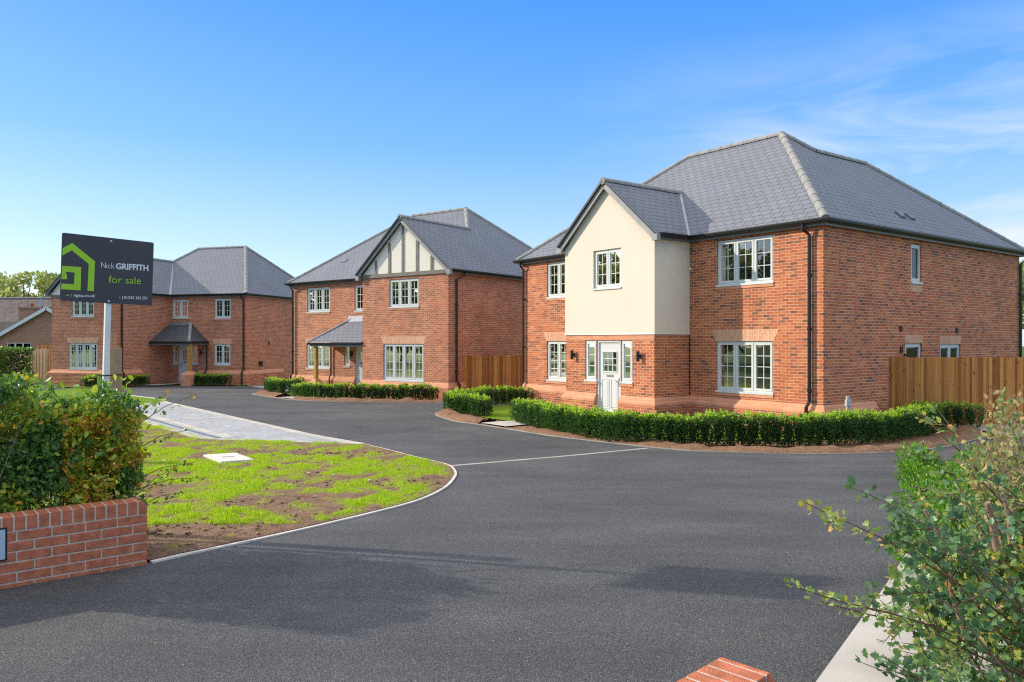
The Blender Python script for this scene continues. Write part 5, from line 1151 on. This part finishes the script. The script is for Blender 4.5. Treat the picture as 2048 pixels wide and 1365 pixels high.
    for a, b in (((2.75, 4.2, .8), (1.97, 3.75, 1.46)), ((2.9, 4.4, .9), (2.15, 4.1, 1.2)), ((2.75, 4.3, .75), (2.05, 4.0, 1.05)), ((2.9, 4.5, .6), (2.35, 4.2, .98))):
        c = curve(a, b, .05); br2.tube(c, .007, 5, .003)
        for q in range(13):
            f = q/13; i = min(5, int(f*6)); cc = c[i].lerp(c[i+1], f*6-i); d = Vector((random.gauss(0, 1), random.gauss(0, .6), random.gauss(-.3, .7))).normalized(); pos.append(tuple(cc-O2)); ax.append(tuple(d)); ti.append(random.uniform(.3, 1)); sz.append(random.uniform(.03, .065))
    leaves('foliage', pos, ax, np.array(sz), HAW, 'dry', ti, o2)
    br2.v = [(x-O2.x, y-O2.y, z-O2.z) for x, y, z in br2.v]; br2.build('branches', 'twig', o2)
right_shrub()
def laurel(x, y, w, H, label, n):
    o = empty('evergreen_shrub', (x, y, gz(y)), 0, label, 'shrub'); P = []; A = []
    st = MB()
    cl = [(random.uniform(-w, w), random.uniform(-.5, .5), random.uniform(.3, .85)*H, random.uniform(.14, .24)) for _ in range(16)]
    for cx, cy, cz, r in cl:
        st.tube([(cx*.4, cy*.4, -.05), (cx, cy, cz)], .015, 5, .006)
        for _ in range(n//16):
            d = Vector((random.gauss(0, 1), random.gauss(0, 1), random.gauss(0, 1))).normalized(); q = r*random.uniform(.6, 1.08); P.append((cx+d.x*q, cy+d.y*q, max(.02, cz+d.z*q))); A.append(tuple(d+Vector((random.gauss(0, .5), random.gauss(0, .5), .5))))
    leaves('foliage', P, A, .036*(.7+.6*rng.random(len(P))), OVAL, 'laurel', rng.random(len(P)), o); st.build('stems', 'bark', o)
laurel(4.85, 8.4, .5, .62, 'bright green evergreen shrub behind the withered shrub', 7000)
laurel(3.2, 5.4, .18, .80, 'bright green evergreen shrub low behind the lobed leaf shrub', 6000)

# ================================================================== sky, sun, camera
EL = R(24); sx, sy = -.968, .249
w = bpy.data.worlds.new('World'); S.world = w; w.use_nodes = True; nt = w.node_tree; bg = nt.nodes['Background']
sky = N(nt, 'ShaderNodeTexSky', sky_type='NISHITA', sun_disc=False, sun_elevation=EL, sun_rotation=math.atan2(sx, sy), altitude=0, air_density=1.0, dust_density=.6, ozone_density=2.2)
tc = N(nt, 'ShaderNodeTexCoord')
mp = N(nt, 'ShaderNodeMapping'); mp.inputs['Rotation'].default_value = (0, R(-18), 0); mp.inputs['Scale'].default_value = (1.6, 1.0, 7.); nt.links.new(tc.outputs['Generated'], mp.inputs[0])
no = N(nt, 'ShaderNodeTexNoise', i_Scale=1.7, i_Detail=7., i_Roughness=.58, i_Distortion=.7); nt.links.new(mp.outputs[0], no.inputs[0])
rc = ramp(nt, [(.44, (0,)*3), (.70, (1,)*3)], no.outputs['Fac'])
sp = N(nt, 'ShaderNodeSeparateXYZ'); nt.links.new(tc.outputs['Generated'], sp.inputs[0])
mk = N(nt, 'ShaderNodeMapRange'); mk.inputs[1].default_value = .05; mk.inputs[2].default_value = .5; nt.links.new(sp.outputs['X'], mk.inputs[0])
mz = N(nt, 'ShaderNodeMapRange'); mz.inputs[1].default_value = .36; mz.inputs[2].default_value = .22; nt.links.new(sp.outputs['Z'], mz.inputs[0])
m0 = N(nt, 'ShaderNodeMath', operation='MULTIPLY'); nt.links.new(mk.outputs[0], m0.inputs[0]); nt.links.new(mz.outputs[0], m0.inputs[1])
ml = N(nt, 'ShaderNodeMath', operation='MULTIPLY'); nt.links.new(rc.outputs[0], ml.inputs[0]); nt.links.new(m0.outputs[0], ml.inputs[1])
skyr = ramp(nt, [(0, (.46, .53, .58)), (.05, (.385, .49, .575)), (.12, (.255, .395, .57)), (.24, (.08, .262, .58)), (.40, (.016, .175, .585)), (.48, (.07, .22, .56)), (.66, (.86, .86, .86)), (1, (1, .975, .93))], sp.outputs['Z'])  # top stops, above the frame, brightened and warmed as added fill light
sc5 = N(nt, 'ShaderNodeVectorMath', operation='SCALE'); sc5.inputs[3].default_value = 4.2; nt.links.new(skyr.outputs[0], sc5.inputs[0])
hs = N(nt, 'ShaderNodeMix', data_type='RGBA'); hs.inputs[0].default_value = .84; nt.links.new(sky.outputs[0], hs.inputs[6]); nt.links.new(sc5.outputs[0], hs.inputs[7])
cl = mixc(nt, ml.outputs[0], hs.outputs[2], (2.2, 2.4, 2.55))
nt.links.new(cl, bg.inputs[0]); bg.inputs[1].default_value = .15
sd = bpy.data.lights.new('sun', 'SUN'); sd.energy = 1.85; sd.angle = R(.9); sd.color = (1, .88, .73); so = bpy.data.objects.new('sun', sd); COL.objects.link(so)
so.rotation_euler = Vector((sx*math.cos(EL), sy*math.cos(EL), math.sin(EL))).to_track_quat('Z', 'Y').to_euler(); so.location = (-20, 0, 30)
cd = bpy.data.cameras.new('camera'); cd.sensor_width = 36; cd.lens = 36*1540/2048; cd.clip_end = 2000; cd.clip_start = .05
co = bpy.data.objects.new('camera', cd); COL.objects.link(co); co.location = (0, 0, 1.8); co.rotation_euler = (R(90), 0, 0); S.camera = co
S.view_settings.view_transform = 'Standard'; S.view_settings.look = 'None'; S.view_settings.exposure = 1.38; S.view_settings.gamma = 1
S.cycles.max_bounces = 8; S.cycles.transparent_max_bounces = 12; S.cycles.use_denoising = False; S.cycles.filter_width = 1.15
